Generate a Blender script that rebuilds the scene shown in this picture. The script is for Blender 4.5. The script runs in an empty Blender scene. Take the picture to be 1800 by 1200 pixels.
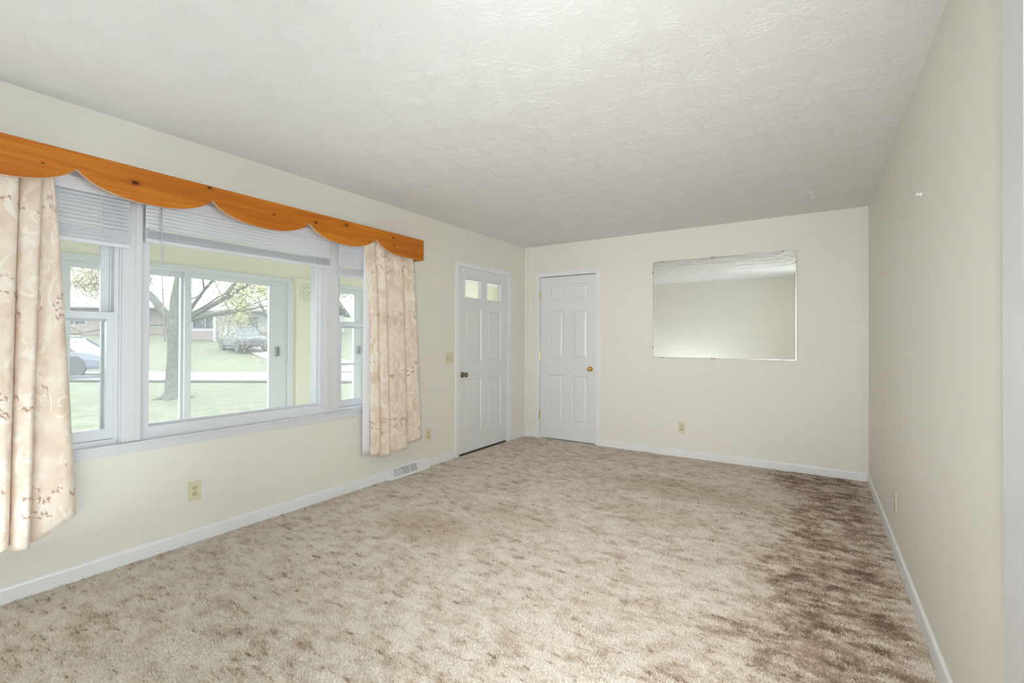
import bpy, bmesh, math, random
from mathutils import Vector, Matrix, noise
random.seed(7)
S = bpy.context.scene
COL = S.collection
PI = math.pi

# ------------------------------------------------------------------ room dimensions (metres)
W, L, H = 3.5686, 5.1795, 2.44      # width (x), depth of back wall (y), ceiling
Y0 = -0.35                          # rear wall
PX = -1.72                          # porch outer wall plane
GZ = -0.5                           # lawn level

# ------------------------------------------------------------------ camera
cd = bpy.data.cameras.new('camera'); cam = bpy.data.objects.new('camera', cd); COL.objects.link(cam)
Fv = Vector((-0.54631359, 0.83755438, 0.00664267)); Rv = Vector((0.83758054, 0.54630153, 0.00367208))
Uv = Rv.cross(Fv).normalized()
m = Matrix.Identity(4)
for i in range(3):
    m[i][0] = Rv[i]; m[i][1] = Uv[i]; m[i][2] = -Fv[i]
m.translation = Vector((3.18, 0.0, 1.241))
cam.matrix_world = m
cd.sensor_width = 36; cd.lens = 819.84 * 36 / 1800; cd.shift_y = -7.732 / 1800
cd.clip_start = 0.02; cd.clip_end = 300
S.camera = cam

# ------------------------------------------------------------------ world, lights, exposure
wd = bpy.data.worlds.new('overcast_sky'); S.world = wd; wd.use_nodes = True
nt = wd.node_tree; bg = nt.nodes['Background']
tc = nt.nodes.new('ShaderNodeTexCoord'); sx = nt.nodes.new('ShaderNodeSeparateXYZ')
cr = nt.nodes.new('ShaderNodeValToRGB')
nt.links.new(tc.outputs['Generated'], sx.inputs[0]); nt.links.new(sx.outputs['Z'], cr.inputs[0])
cr.color_ramp.elements[0].position = 0.0; cr.color_ramp.elements[0].color = (0.90, 0.93, 0.97, 1)
cr.color_ramp.elements[1].position = 0.7; cr.color_ramp.elements[1].color = (0.97, 0.985, 1.0, 1)
nt.links.new(cr.outputs[0], bg.inputs[0]); bg.inputs[1].default_value = 6.6

def area(name, loc, rot, sx_, sy_, power, color):
    l = bpy.data.lights.new(name, 'AREA'); l.shape = 'RECTANGLE'; l.size = sx_; l.size_y = sy_
    l.energy = power; l.color = color
    o = bpy.data.objects.new(name, l); COL.objects.link(o); o.location = loc; o.rotation_euler = rot
    return o
# upward fill light added near the floor, out of frame, to brighten the room
area('ceiling_fill', (0.95, 0.2, 0.15), (PI, math.radians(4), 0), 1.5, 0.6, 16, (0.86, 0.94, 1.0))
# softbox is an area light added unseen in the rear right corner as fill
sb = area('corner_fill', (3.24, -0.30, 1.2), (math.radians(91), 0, math.radians(19)), 0.40, 1.0, 32, (0.95, 0.975, 1.0))
sb.data.spread = math.radians(88)
# fill light added in the unseen hall to stand in for daylight
area('hall_fill', (5.0, 1.25, 1.15), (0, PI/2, math.radians(17)), 1.4, 1.5, 98, (0.79, 0.905, 1.0))
S.view_settings.view_transform = 'Standard'; S.view_settings.look = 'None'
S.view_settings.gamma = 1.0; S.view_settings.use_curve_mapping = False
S.view_settings.exposure = 0.0
S.cycles.max_bounces = 12; S.cycles.diffuse_bounces = 8; S.cycles.transparent_max_bounces = 16
S.cycles.use_denoising = True
S.cycles.sample_clamp_indirect = 6

# ------------------------------------------------------------------ materials
MATS = {}
def mat(name, col=(0.8, 0.8, 0.8), rough=0.5, metal=0.0, spec=0.5):
    if name in MATS: return MATS[name]
    mt = bpy.data.materials.new(name); mt.use_nodes = True
    b = mt.node_tree.nodes['Principled BSDF']
    b.inputs['Base Color'].default_value = (*col, 1); b.inputs['Roughness'].default_value = rough
    b.inputs['Metallic'].default_value = metal; b.inputs['Specular IOR Level'].default_value = spec
    MATS[name] = mt
    return mt
def nodes(mt):
    n = mt.node_tree.nodes; l = mt.node_tree.links
    return n, l, n['Principled BSDF']
def N(n, t, **k):
    x = n.new(t)
    for a, v in k.items(): setattr(x, a, v)
    return x
def mapped(n, l, scale=(1, 1, 1), coord='Object', rot=(0, 0, 0)):
    """world-position driven coordinates"""
    if coord == 'World':
        g = n.new('ShaderNodeNewGeometry'); src = g.outputs['Position']
    elif coord == 'UV':
        g = n.new('ShaderNodeUVMap'); src = g.outputs[0]
    else:
        g = n.new('ShaderNodeTexCoord'); src = g.outputs[coord]
    mp = n.new('ShaderNodeMapping'); l.new(src, mp.inputs[0]); mp.inputs['Scale'].default_value = scale
    mp.inputs['Rotation'].default_value = rot
    return mp.outputs[0]
def noise_n(n, l, vec, scale, detail=3, rough=0.5, dist=0.0):
    x = n.new('ShaderNodeTexNoise'); l.new(vec, x.inputs['Vector'])
    x.inputs['Scale'].default_value = scale; x.inputs['Detail'].default_value = detail
    x.inputs['Roughness'].default_value = rough; x.inputs['Distortion'].default_value = dist
    return x.outputs['Fac']
def math_n(n, l, op, a, b=None, c=None, clamp=False):
    x = n.new('ShaderNodeMath'); x.operation = op; x.use_clamp = clamp
    for i, v in enumerate((a, b, c)):
        if v is None: continue
        if isinstance(v, (int, float)): x.inputs[i].default_value = v
        else: l.new(v, x.inputs[i])
    return x.outputs[0]
def ramp_n(n, l, fac, stops, interp='LINEAR'):
    x = n.new('ShaderNodeValToRGB'); l.new(fac, x.inputs[0]); e = x.color_ramp.elements
    x.color_ramp.interpolation = interp
    while len(e) < len(stops): e.new(0.5)
    for i, (p, c) in enumerate(stops):
        e[i].position = p; e[i].color = (c, c, c, 1) if isinstance(c, (int, float)) else (*c, 1)
    return x.outputs[0]
def smooth_n(n, l, v, a, b, o0=0.0, o1=1.0):
    x = n.new('ShaderNodeMapRange'); x.interpolation_type = 'SMOOTHSTEP'; l.new(v, x.inputs[0])
    x.inputs[1].default_value = a; x.inputs[2].default_value = b; x.inputs[3].default_value = o0; x.inputs[4].default_value = o1
    return x.outputs[0]
def mix_n(n, l, fac, a, b, blend='MIX'):
    x = n.new('ShaderNodeMix'); x.data_type = 'RGBA'; x.blend_type = blend
    if isinstance(fac, (int, float)): x.inputs[0].default_value = fac
    else: l.new(fac, x.inputs[0])
    for i, v in ((6, a), (7, b)):
        if isinstance(v, tuple): x.inputs[i].default_value = (*v, 1)
        else: l.new(v, x.inputs[i])
    return x.outputs[2]
def bump_n(n, l, bsdf, h, strength, dist, prev=None):
    b = n.new('ShaderNodeBump'); l.new(h, b.inputs['Height'])
    b.inputs['Strength'].default_value = strength; b.inputs['Distance'].default_value = dist
    if prev is not None: l.new(prev, b.inputs['Normal'])
    l.new(b.outputs[0], bsdf.inputs['Normal'])
    return b.outputs[0]

def wall_paint(name, col):
    mt = mat(name, col, 0.55); n, l, b = nodes(mt)
    v = mapped(n, l, coord='World')
    f = noise_n(n, l, v, 1.3, 2)
    c = mix_n(n, l, f, tuple(x * 0.97 for x in col), tuple(min(1, x * 1.02) for x in col))
    l.new(c, b.inputs['Base Color'])
    bump_n(n, l, b, noise_n(n, l, v, 160, 3), 0.05, 0.002)
    return mt
M_wall = wall_paint('cream_wall_paint', (0.80, 0.78, 0.715))
M_porch = wall_paint('pale_yellow_porch_paint', (0.85, 0.82, 0.68))
def white_paint(name, col, rough=0.35):
    mt = mat(name, col, rough); n, l, b = nodes(mt)
    v = mapped(n, l, coord='World'); f = noise_n(n, l, v, 9, 3)
    l.new(mix_n(n, l, f, tuple(x * 0.965 for x in col), col), b.inputs['Base Color'])
    return mt
M_trim = white_paint('white_trim_paint', (0.83, 0.84, 0.855))
M_vinyl = white_paint('white_window_vinyl', (0.73, 0.755, 0.80), 0.3)
M_casing = white_paint('white_casing_paint', (0.71, 0.725, 0.75), 0.35)
M_door = white_paint('white_door_paint', (0.77, 0.785, 0.795), 0.33)
M_blind = white_paint('white_blind_slat', (0.74, 0.755, 0.79), 0.4)
M_ivory = mat('ivory_plastic', (0.72, 0.67, 0.47), 0.35)
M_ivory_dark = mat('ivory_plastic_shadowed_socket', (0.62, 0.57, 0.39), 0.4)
M_slot = mat('dark_slot', (0.03, 0.025, 0.02), 0.6)
M_brass = mat('polished_brass', (0.80, 0.56, 0.22), 0.2, 1.0)
M_bronze = mat('antique_brass', (0.27, 0.22, 0.16), 0.25, 1.0)
M_steel = mat('bright_steel', (0.62, 0.62, 0.62), 0.25, 1.0)
M_gap = mat('dark_gap', (0.05, 0.045, 0.04), 0.8)
M_rubber = mat('grey_rubber', (0.10, 0.10, 0.10), 0.7)
M_mirror = mat('mirror_silver', (0.93, 0.95, 0.94), 0.012, 1.0)
M_red = mat('red_needle', (0.75, 0.12, 0.08), 0.5)
M_dial = mat('cream_dial', (0.78, 0.78, 0.62), 0.5)
M_dialmark = mat('dial_marks', (0.30, 0.33, 0.30), 0.6)
M_handle = mat('grey_slider_handle', (0.24, 0.28, 0.33), 0.45)
M_conc = mat('porch_concrete', (0.62, 0.62, 0.60), 0.9)

def make_glass():
    mt = bpy.data.materials.new('window_glass'); mt.use_nodes = True
    n = mt.node_tree.nodes; l = mt.node_tree.links; n.clear()
    o = n.new('ShaderNodeOutputMaterial'); t = n.new('ShaderNodeBsdfTransparent'); g = n.new('ShaderNodeBsdfGlossy')
    d = n.new('ShaderNodeBsdfTranslucent'); d.inputs[0].default_value = (0.95, 0.98, 1, 1)
    t.inputs[0].default_value = (0.968, 0.983, 0.985, 1); g.inputs['Roughness'].default_value = 0.02
    gg = n.new('ShaderNodeNewGeometry'); dt = n.new('ShaderNodeVectorMath'); dt.operation = 'DOT_PRODUCT'
    l.new(gg.outputs['Normal'], dt.inputs[0]); l.new(gg.outputs['Incoming'], dt.inputs[1])
    om = math_n(n, l, 'SUBTRACT', 1.0, math_n(n, l, 'ABSOLUTE', dt.outputs['Value']))
    fres = math_n(n, l, 'ADD', 0.035, math_n(n, l, 'MULTIPLY', math_n(n, l, 'POWER', om, 5.0), 0.9))
    mx0 = n.new('ShaderNodeMixShader'); mx0.inputs[0].default_value = 0.035  # translucent share puts a pale veil into the glass, imitating glare
    l.new(t.outputs[0], mx0.inputs[1]); l.new(d.outputs[0], mx0.inputs[2])
    mx = n.new('ShaderNodeMixShader')
    l.new(fres, mx.inputs[0]); l.new(mx0.outputs[0], mx.inputs[1]); l.new(g.outputs[0], mx.inputs[2])
    l.new(mx.outputs[0], o.inputs[0])
    return mt
M_glass = make_glass()

def make_ceiling():
    mt = mat('stomped_plaster_ceiling', (0.76, 0.765, 0.755), 0.6); n, l, b = nodes(mt)
    v = mapped(n, l, (1, 1, 1), 'World')
    bump_n(n, l, b, noise_n(n, l, v, 90, 3), 0.25, 0.0015)
    return mt
M_ceil = make_ceiling()

def make_carpet():
    mt = mat('mottled_plush_carpet', (0.6, 0.5, 0.42), 0.95, spec=0.1); n, l, b = nodes(mt)
    w = mapped(n, l, (1, 1, 1), 'World')
    g = n.new('ShaderNodeNewGeometry'); sp = n.new('ShaderNodeSeparateXYZ'); l.new(g.outputs['Position'], sp.inputs[0])
    X, Y = sp.outputs[0], sp.outputs[1]
    st = mapped(n, l, (6.5, 13.0, 1), 'World', (0, 0, 0.08))      # strokes lying across the room
    bl = mapped(n, l, (8.5, 11.0, 1), 'World')
    a = noise_n(n, l, st, 1.25, 9, 0.68, 0.25)
    c = noise_n(n, l, bl, 1.35, 9, 0.68, 0.25)
    fine = noise_n(n, l, mapped(n, l, (60, 150, 1), 'World'), 1.0, 4, 0.65)
    pile = noise_n(n, l, w, 210, 3, 0.7)
    big = noise_n(n, l, w, 0.9, 2)
    # traffic lane along the right wall and by the back wall
    lane = math_n(n, l, 'MULTIPLY', smooth_n(n, l, math_n(n, l, 'ADD', X, math_n(n, l, 'MULTIPLY', math_n(n, l, 'SUBTRACT', big, 0.5), 0.9)), 2.65, 3.15),
                  smooth_n(n, l, X, 3.38, 3.58, 1.0, 0.35))
    back = smooth_n(n, l, math_n(n, l, 'ADD', Y, math_n(n, l, 'MULTIPLY', math_n(n, l, 'SUBTRACT', big, 0.5), 1.6)), 2.7, 4.6)
    lx = math_n(n, l, 'MULTIPLY', back, 0.02)
    dark = math_n(n, l, 'ADD', math_n(n, l, 'MULTIPLY', lane, 0.20), lx)
    mot = noise_n(n, l, mapped(n, l, (1.0, 1.7, 1), 'World'), 2.6, 8, 0.66, 0.3)
    t = math_n(n, l, 'ADD', math_n(n, l, 'MULTIPLY', a, 0.80), math_n(n, l, 'MULTIPLY', c, 0.48))
    t = math_n(n, l, 'ADD', t, math_n(n, l, 'MULTIPLY', mot, 0.5))
    amp = math_n(n, l, 'ADD', 1.0, math_n(n, l, 'MULTIPLY', lane, 0.45))
    t = math_n(n, l, 'ADD', 0.5, math_n(n, l, 'MULTIPLY', math_n(n, l, 'SUBTRACT', t, 0.905), amp))
    t = math_n(n, l, 'ADD', t, dark)
    strk = noise_n(n, l, mapped(n, l, (11, 46, 1), 'World', (0, 0, 0.12)), 1.0, 4, 0.6, 0.3)
    t = math_n(n, l, 'ADD', t, math_n(n, l, 'MULTIPLY', math_n(n, l, 'SUBTRACT', smooth_n(n, l, strk, 0.54, 0.74), 0.12), 0.26))
    t = math_n(n, l, 'ADD', t, math_n(n, l, 'MULTIPLY', math_n(n, l, 'SUBTRACT', fine, 0.5), 0.42))
    t = math_n(n, l, 'ADD', t, math_n(n, l, 'MULTIPLY', math_n(n, l, 'SUBTRACT', pile, 0.5), 0.50))
    col = ramp_n(n, l, t, [(0.37, (0.94, 0.865, 0.785)), (0.53, (0.80, 0.695, 0.58)), (0.64, (0.55, 0.425, 0.315)), (0.84, (0.21, 0.145, 0.10))])
    # (hue drift)
    # olive stains (old marks on the carpet)
    hue = noise_n(n, l, w, 6.5, 3)
    col = mix_n(n, l, smooth_n(n, l, hue, 0.55, 0.72, 0.0, 0.35), col, (0.56, 0.38, 0.26))
    for (px, py, rx, ry, k) in ((1.00, 2.30, 0.42, 0.22, 0.55), (2.25, 4.02, 0.75, 0.28, 0.45), (1.45, 2.75, 0.4, 0.2, 0.25), (2.3, 3.35, 0.5, 0.25, 0.2)):
        dx = math_n(n, l, 'DIVIDE', math_n(n, l, 'SUBTRACT', X, px), rx)
        dy = math_n(n, l, 'DIVIDE', math_n(n, l, 'SUBTRACT', Y, py), ry)
        d2 = math_n(n, l, 'ADD', math_n(n, l, 'MULTIPLY', dx, dx), math_n(n, l, 'MULTIPLY', dy, dy))
        d2 = math_n(n, l, 'ADD', d2, math_n(n, l, 'MULTIPLY', math_n(n, l, 'SUBTRACT', c, 0.5), 2.2))
        col = mix_n(n, l, smooth_n(n, l, d2, 0.1, 1.3, k, 0.0), col, (0.70, 0.62, 0.42), 'MULTIPLY')
    l.new(col, b.inputs['Base Color'])
    crease = smooth_n(n, l, noise_n(n, l, mapped(n, l, (7, 34, 1), 'World', (0, 0, 0.15)), 1.0, 3, 0.5, 0.5), 0.62, 0.70, 0.0, -0.8)
    h = math_n(n, l, 'ADD', math_n(n, l, 'MULTIPLY', pile, 0.7), math_n(n, l, 'MULTIPLY', fine, 0.7))
    h = math_n(n, l, 'ADD', h, crease)
    bump_n(n, l, b, h, 0.5, 0.006)
    b.inputs['Sheen Weight'].default_value = 0.15
    return mt
M_carpet = make_carpet()

KNOTS = [(0.973, 2.067, .013), (1.335, 2.14, .009), (1.729, 2.071, .006), (2.04, 2.084, .009), (2.30, 2.118, .010), (2.776, 2.11, .009), (2.783, 2.048, .007), (0.62, 2.06, .004)]
def make_pine():
    mt = mat('honey_pine', (0.6, 0.22, 0.04), 0.38, spec=0.22); n, l, b = nodes(mt)
    g = n.new('ShaderNodeNewGeometry'); sp = n.new('ShaderNodeSeparateXYZ'); l.new(g.outputs['Position'], sp.inputs[0])
    v = mapped(n, l, (6, 1.3, 16), 'World')
    f = noise_n(n, l, v, 1.6, 4, 0.6, 0.6)
    fine = noise_n(n, l, mapped(n, l, (5, 2.2, 120), 'World'), 1.0, 3, 0.6, 0.2)
    t = math_n(n, l, 'ADD', math_n(n, l, 'MULTIPLY', f, 0.7), math_n(n, l, 'MULTIPLY', fine, 0.3))
    col = ramp_n(n, l, t, [(0.30, (0.40, 0.112, 0.010)), (0.5, (0.51, 0.155, 0.013)), (0.70, (0.64, 0.23, 0.021))])
    for (ky, kz, r) in KNOTS:
        dy = math_n(n, l, 'MULTIPLY', math_n(n, l, 'SUBTRACT', sp.outputs[1], ky), 0.62)
        dz = math_n(n, l, 'SUBTRACT', sp.outputs[2], kz)
        d = math_n(n, l, 'SQRT', math_n(n, l, 'ADD', math_n(n, l, 'MULTIPLY', dy, dy), math_n(n, l, 'MULTIPLY', dz, dz)))
        col = mix_n(n, l, smooth_n(n, l, d, r * 0.8, r * 2.3, 0.5, 0.0), col, (0.30, 0.07, 0.012))
        col = mix_n(n, l, smooth_n(n, l, d, r * 0.55, r * 0.95, 0.92, 0.0), col, (0.045, 0.014, 0.006))
    l.new(col, b.inputs['Base Color'])
    b.inputs['Coat Weight'].default_value = 0.0
    return mt
M_pine = make_pine()
M_pine_edge = mat('raw_pine_edge', (0.62, 0.45, 0.32), 0.7)

def make_damask():
    mt = mat('beige_damask_print', (0.8, 0.66, 0.52), 0.7, spec=0.25); n, l, b = nodes(mt)
    uv = mapped(n, l, (1, 1, 1), 'UV')
    sep = n.new('ShaderNodeSeparateXYZ'); l.new(uv, sep.inputs[0])
    weave = noise_n(n, l, mapped(n, l, (900, 140, 1), 'UV'), 1, 2)
    base_f = noise_n(n, l, uv, 7, 3)
    base = ramp_n(n, l, base_f, [(0.35, (0.78, 0.645, 0.52)), (0.55, (0.84, 0.735, 0.62)), (0.7, (0.87, 0.79, 0.69))])
    # scroll work: curling arms wound round scattered centres
    def curls(scale, off, arms, twist, rmax, wob, thr=0.5):
        mp = n.new('ShaderNodeMapping'); l.new(uv, mp.inputs[0]); mp.inputs['Location'].default_value = off
        nz = n.new('ShaderNodeTexNoise'); l.new(mp.outputs[0], nz.inputs['Vector']); nz.inputs['Scale'].default_value = 11; nz.inputs['Detail'].default_value = 1
        wb = n.new('ShaderNodeMix'); wb.data_type = 'RGBA'; wb.blend_type = 'LINEAR_LIGHT'; wb.inputs[0].default_value = wob
        l.new(mp.outputs[0], wb.inputs[6]); l.new(nz.outputs['Color'], wb.inputs[7])
        flat = n.new('ShaderNodeVectorMath'); flat.operation = 'MULTIPLY'; l.new(wb.outputs[2], flat.inputs[0]); flat.inputs[1].default_value = (1, 0.8, 0)
        vo = n.new('ShaderNodeTexVoronoi'); vo.inputs['Scale'].default_value = scale; vo.inputs['Randomness'].default_value = 0.8; l.new(flat.outputs[0], vo.inputs['Vector'])
        sb_ = n.new('ShaderNodeVectorMath'); sb_.operation = 'SUBTRACT'; l.new(flat.outputs[0], sb_.inputs[0]); l.new(vo.outputs['Position'], sb_.inputs[1])
        sq = n.new('ShaderNodeSeparateXYZ'); l.new(sb_.outputs[0], sq.inputs[0])
        an = math_n(n, l, 'ARCTAN2', sq.outputs[1], sq.outputs[0])
        ln = n.new('ShaderNodeVectorMath'); ln.operation = 'LENGTH'; l.new(sb_.outputs[0], ln.inputs[0]); r_ = math_n(n, l, 'ADD', ln.outputs['Value'], 0.004)
        ph = math_n(n, l, 'ADD', math_n(n, l, 'MULTIPLY', an, arms), math_n(n, l, 'MULTIPLY', math_n(n, l, 'LOGARITHM', r_, 2.718), twist))
        arm = smooth_n(n, l, math_n(n, l, 'SINE', ph), thr, thr + 0.3)
        return math_n(n, l, 'MULTIPLY', arm, smooth_n(n, l, r_, rmax * 0.75, rmax, 1.0, 0.0)), r_
    k1, r1 = curls(7.0, (0, 0, 0), 1.0, 5.5, 0.105, 0.02, 0.62)
    k2, r2 = curls(9.5, (3.3, 1.7, 0), 3.0, 4.0, 0.062, 0.02)
    pale = math_n(n, l, 'MAXIMUM', k1, math_n(n, l, 'MULTIPLY', k2, 0.8))
    pale = math_n(n, l, 'MULTIPLY', pale, smooth_n(n, l, noise_n(n, l, uv, 5.0, 2), 0.30, 0.42))
    col = mix_n(n, l, math_n(n, l, 'MULTIPLY', pale, 0.85), base, (0.90, 0.845, 0.765))
    # printed bouquets repeating down the cloth, in rust brown
    wv = math_n(n, l, 'SINE', math_n(n, l, 'ADD', math_n(n, l, 'MULTIPLY', sep.outputs[1], 2 * PI / 0.46), 1.1))
    band = smooth_n(n, l, math_n(n, l, 'ADD', wv, math_n(n, l, 'MULTIPLY', math_n(n, l, 'SUBTRACT', noise_n(n, l, uv, 7, 2), 0.5), 5.0)), 0.30, 0.9)
    k3, r3 = curls(17.0, (1.3, 4.7, 0), 2.0, 3.0, 0.034, 0.03)
    spl = smooth_n(n, l, noise_n(n, l, uv, 60, 3, 0.7), 0.50, 0.58)
    fl = math_n(n, l, 'MULTIPLY', math_n(n, l, 'MAXIMUM', k3, math_n(n, l, 'MULTIPLY', math_n(n, l, 'MULTIPLY', spl, 0.8), smooth_n(n, l, r3, 0.018, 0.03, 1.0, 0.0))), band)
    col = mix_n(n, l, math_n(n, l, 'MULTIPLY', fl, 0.85), col, (0.44, 0.235, 0.155))
    col = mix_n(n, l, math_n(n, l, 'MULTIPLY', smooth_n(n, l, noise_n(n, l, mapped(n, l, (1.6, 1, 1), 'UV'), 6.0, 6), 0.5, 0.62), 0.38), col, (0.64, 0.45, 0.34))
    col = mix_n(n, l, 0.10, col, ramp_n(n, l, weave, [(0.3, 0.45), (0.7, 1.0)]), 'MULTIPLY')
    l.new(col, b.inputs['Base Color'])
    l.new(ramp_n(n, l, pale, [(0, 0.75), (1, 0.38)]), b.inputs['Roughness'])
    b.inputs['Sheen Weight'].default_value = 0.2
    bump_n(n, l, b, math_n(n, l, 'ADD', weave, pale), 0.25, 0.0015)
    return mt
M_damask = make_damask()
M_liner = mat('white_curtain_lining', (0.84, 0.85, 0.87), 0.8)

def ground_mat(name, c1, c2, scale, c3=None, bump=0.0):
    mt = mat(name, c1, 0.95, spec=0.1); n, l, b = nodes(mt); v = mapped(n, l, coord='World')
    f = noise_n(n, l, v, scale, 6, 0.65)
    col = ramp_n(n, l, f, [(0.35, c1), (0.65, c2)])
    if c3:
        col = mix_n(n, l, smooth_n(n, l, noise_n(n, l, v, scale * 3.1, 4), 0.56, 0.66), col, c3)
    l.new(col, b.inputs['Base Color'])
    if bump: bump_n(n, l, b, f, 0.6, bump)
    return mt
M_lawn = ground_mat('pale_autumn_lawn', (0.080, 0.105, 0.060), (0.150, 0.155, 0.115), 3.2, (0.185, 0.165, 0.125), 0.03)
M_road = ground_mat('pale_asphalt', (0.280, 0.280, 0.294), (0.322, 0.322, 0.336), 3)
M_curb = ground_mat('dark_gravel_verge', (0.025, 0.025, 0.025), (0.055, 0.055, 0.05), 8)
M_bark = ground_mat('grey_bark', (0.045, 0.05, 0.045), (0.13, 0.135, 0.115), 14, (0.15, 0.165, 0.105), 0.04)
M_leaf = mat('yellow_green_leaf', (0.294, 0.301, 0.140), 0.7)
M_leaf2 = mat('russet_leaf', (0.238, 0.210, 0.154), 0.7)
M_brick = ground_mat('pink_brick', (0.210, 0.175, 0.165), (0.252, 0.210, 0.196), 5)
M_siding = mat('white_siding', (0.294, 0.294, 0.308), 0.6)
M_roof = mat('grey_shingle_roof', (0.224, 0.224, 0.238), 0.9)
M_dkglass = mat('dark_house_glass', (0.07, 0.08, 0.09), 0.3, spec=0.2)
M_carpaint_dark = mat('dark_grey_car_paint', (0.063, 0.070, 0.081), 0.35, spec=0.3); M_carpaint_silver = mat('silver_car_paint', (0.119, 0.133, 0.161), 0.35, spec=0.3)
M_carglass = mat('car_window_glass', (0.084, 0.098, 0.112), 0.2, spec=0.3)
M_tyre = mat('black_tyre', (0.05, 0.05, 0.055), 0.8); M_rim = mat('alloy_rim', (0.224, 0.231, 0.252), 0.4)
M_lamp = mat('lamp_lens', (0.7, 0.7, 0.7), 0.1); M_tail = mat('red_lens', (0.45, 0.04, 0.03), 0.2)
M_redcurtain = mat('faded_red_awning', (0.38, 0.16, 0.16), 0.8)

# ------------------------------------------------------------------ object helpers
WL = {}                                     # world location of every parent created
def ident(a, b, c): return (a, b, c)
class MB:
    """collects geometry; f maps (u, w, z) -> world xyz"""
    def __init__(s, f=ident): s.v = []; s.p = []; s.f = f; s.mi = []; s.uv = []
    def add(s, vs, fs, mi=0):
        o = len(s.v); s.v += [s.f(*q) for q in vs]; s.p += [tuple(o + i for i in q) for q in fs]; s.mi += [mi] * len(fs); return s
    def box(s, u0, u1, w0, w1, z0, z1, mi=0):
        vs = [(u, w, z) for u in (u0, u1) for w in (w0, w1) for z in (z0, z1)]
        return s.add(vs, [(0, 1, 3, 2), (4, 6, 7, 5), (0, 4, 5, 1), (2, 3, 7, 6), (0, 2, 6, 4), (1, 5, 7, 3)], mi)
    def prism(s, pts, w0, w1, mi=0):
        """pts in (u,z), extruded along w; walls + n-gon caps"""
        k = len(pts); vs = [(u, w0, z) for u, z in pts] + [(u, w1, z) for u, z in pts]
        fs = [tuple(range(k)), tuple(range(2 * k - 1, k - 1, -1))] + [(i, (i + 1) % k, k + (i + 1) % k, k + i) for i in range(k)]
        return s.add(vs, fs, mi)
    def extr(s, prof, u0, u1, mi=0):
        """profile in (w,z) swept along u"""
        k = len(prof); vs = [(u0, w, z) for w, z in prof] + [(u1, w, z) for w, z in prof]
        fs = [tuple(range(k)), tuple(range(2 * k - 1, k - 1, -1))] + [(i, (i + 1) % k, k + (i + 1) % k, k + i) for i in range(k)]
        return s.add(vs, fs, mi)
    def tube(s, pts, rad, seg=8, mi=0, caps=True):
        pts = [Vector(p) for p in pts]; k = len(pts)
        if not isinstance(rad, (list, tuple)): rad = [rad] * k
        vs = []; up = Vector((0.12, 0.31, 0.94))
        for i, p in enumerate(pts):
            t = (pts[min(i + 1, k - 1)] - pts[max(i - 1, 0)]).normalized()
            a = t.cross(up)
            if a.length < 1e-3: a = t.cross(Vector((1, 0, 0)))
            a.normalize(); b_ = t.cross(a)
            for j in range(seg):
                an = 2 * PI * j / seg; q = p + (a * math.cos(an) + b_ * math.sin(an)) * rad[i]; vs.append(tuple(q))
        fs = [(i * seg + j, i * seg + (j + 1) % seg, (i + 1) * seg + (j + 1) % seg, (i + 1) * seg + j) for i in range(k - 1) for j in range(seg)]
        if caps: fs += [tuple(range(seg)), tuple(range((k - 1) * seg, k * seg))]
        return s.add(vs, fs, mi)
    def lathe(s, c, axis, prof, seg=16, mi=0):
        """prof: list of (radius, distance along axis); axis in local frame"""
        c = Vector(c); ax = Vector(axis).normalized(); a = ax.orthogonal().normalized(); b_ = ax.cross(a); vs = []
        for r, h in prof:
            for j in range(seg):
                an = 2 * PI * j / seg; vs.append(tuple(c + ax * h + (a * math.cos(an) + b_ * math.sin(an)) * max(r, 1e-5)))
        k = len(prof); fs = [(i * seg + j, i * seg + (j + 1) % seg, (i + 1) * seg + (j + 1) % seg, (i + 1) * seg + j) for i in range(k - 1) for j in range(seg)]
        fs += [tuple(range(seg)), tuple(range((k - 1) * seg, k * seg))]
        return s.add(vs, fs, mi)
    def sheet(s, us, zs, w0, w1, solid, mi=0):
        """grid of cells between us x zs; solid(i,j) tells if a cell exists; closed slab with real openings"""
        nu, nz = len(us), len(zs); vs = [(u, w, z) for w in (w0, w1) for u in us for z in zs]
        idx = lambda k, i, j: k * nu * nz + i * nz + j
        fs = []; sol = lambda i, j: 0 <= i < nu - 1 and 0 <= j < nz - 1 and solid(i, j)
        for i in range(nu - 1):
            for j in range(nz - 1):
                if not sol(i, j): continue
                for k in (0, 1): fs.append((idx(k, i, j), idx(k, i + 1, j), idx(k, i + 1, j + 1), idx(k, i, j + 1)))
                if not sol(i - 1, j): fs.append((idx(0, i, j), idx(0, i, j + 1), idx(1, i, j + 1), idx(1, i, j)))
                if not sol(i + 1, j): fs.append((idx(0, i + 1, j), idx(0, i + 1, j + 1), idx(1, i + 1, j + 1), idx(1, i + 1, j)))
                if not sol(i, j - 1): fs.append((idx(0, i, j), idx(0, i + 1, j), idx(1, i + 1, j), idx(1, i, j)))
                if not sol(i, j + 1): fs.append((idx(0, i, j + 1), idx(0, i + 1, j + 1), idx(1, i + 1, j + 1), idx(1, i, j + 1)))
        return s.add(vs, fs, mi)
    def holes(s, u0, u1, z0, z1, w0, w1, hl, mi=0):
        us = sorted({u0, u1} | {h[0] for h in hl} | {h[1] for h in hl}); zs = sorted({z0, z1} | {h[2] for h in hl} | {h[3] for h in hl})
        def solid(i, j):
            cu = (us[i] + us[i + 1]) / 2; cz = (zs[j] + zs[j + 1]) / 2
            return not any(h[0] < cu < h[1] and h[2] < cz < h[3] for h in hl)
        return s.sheet(us, zs, w0, w1, solid, mi)
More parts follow.
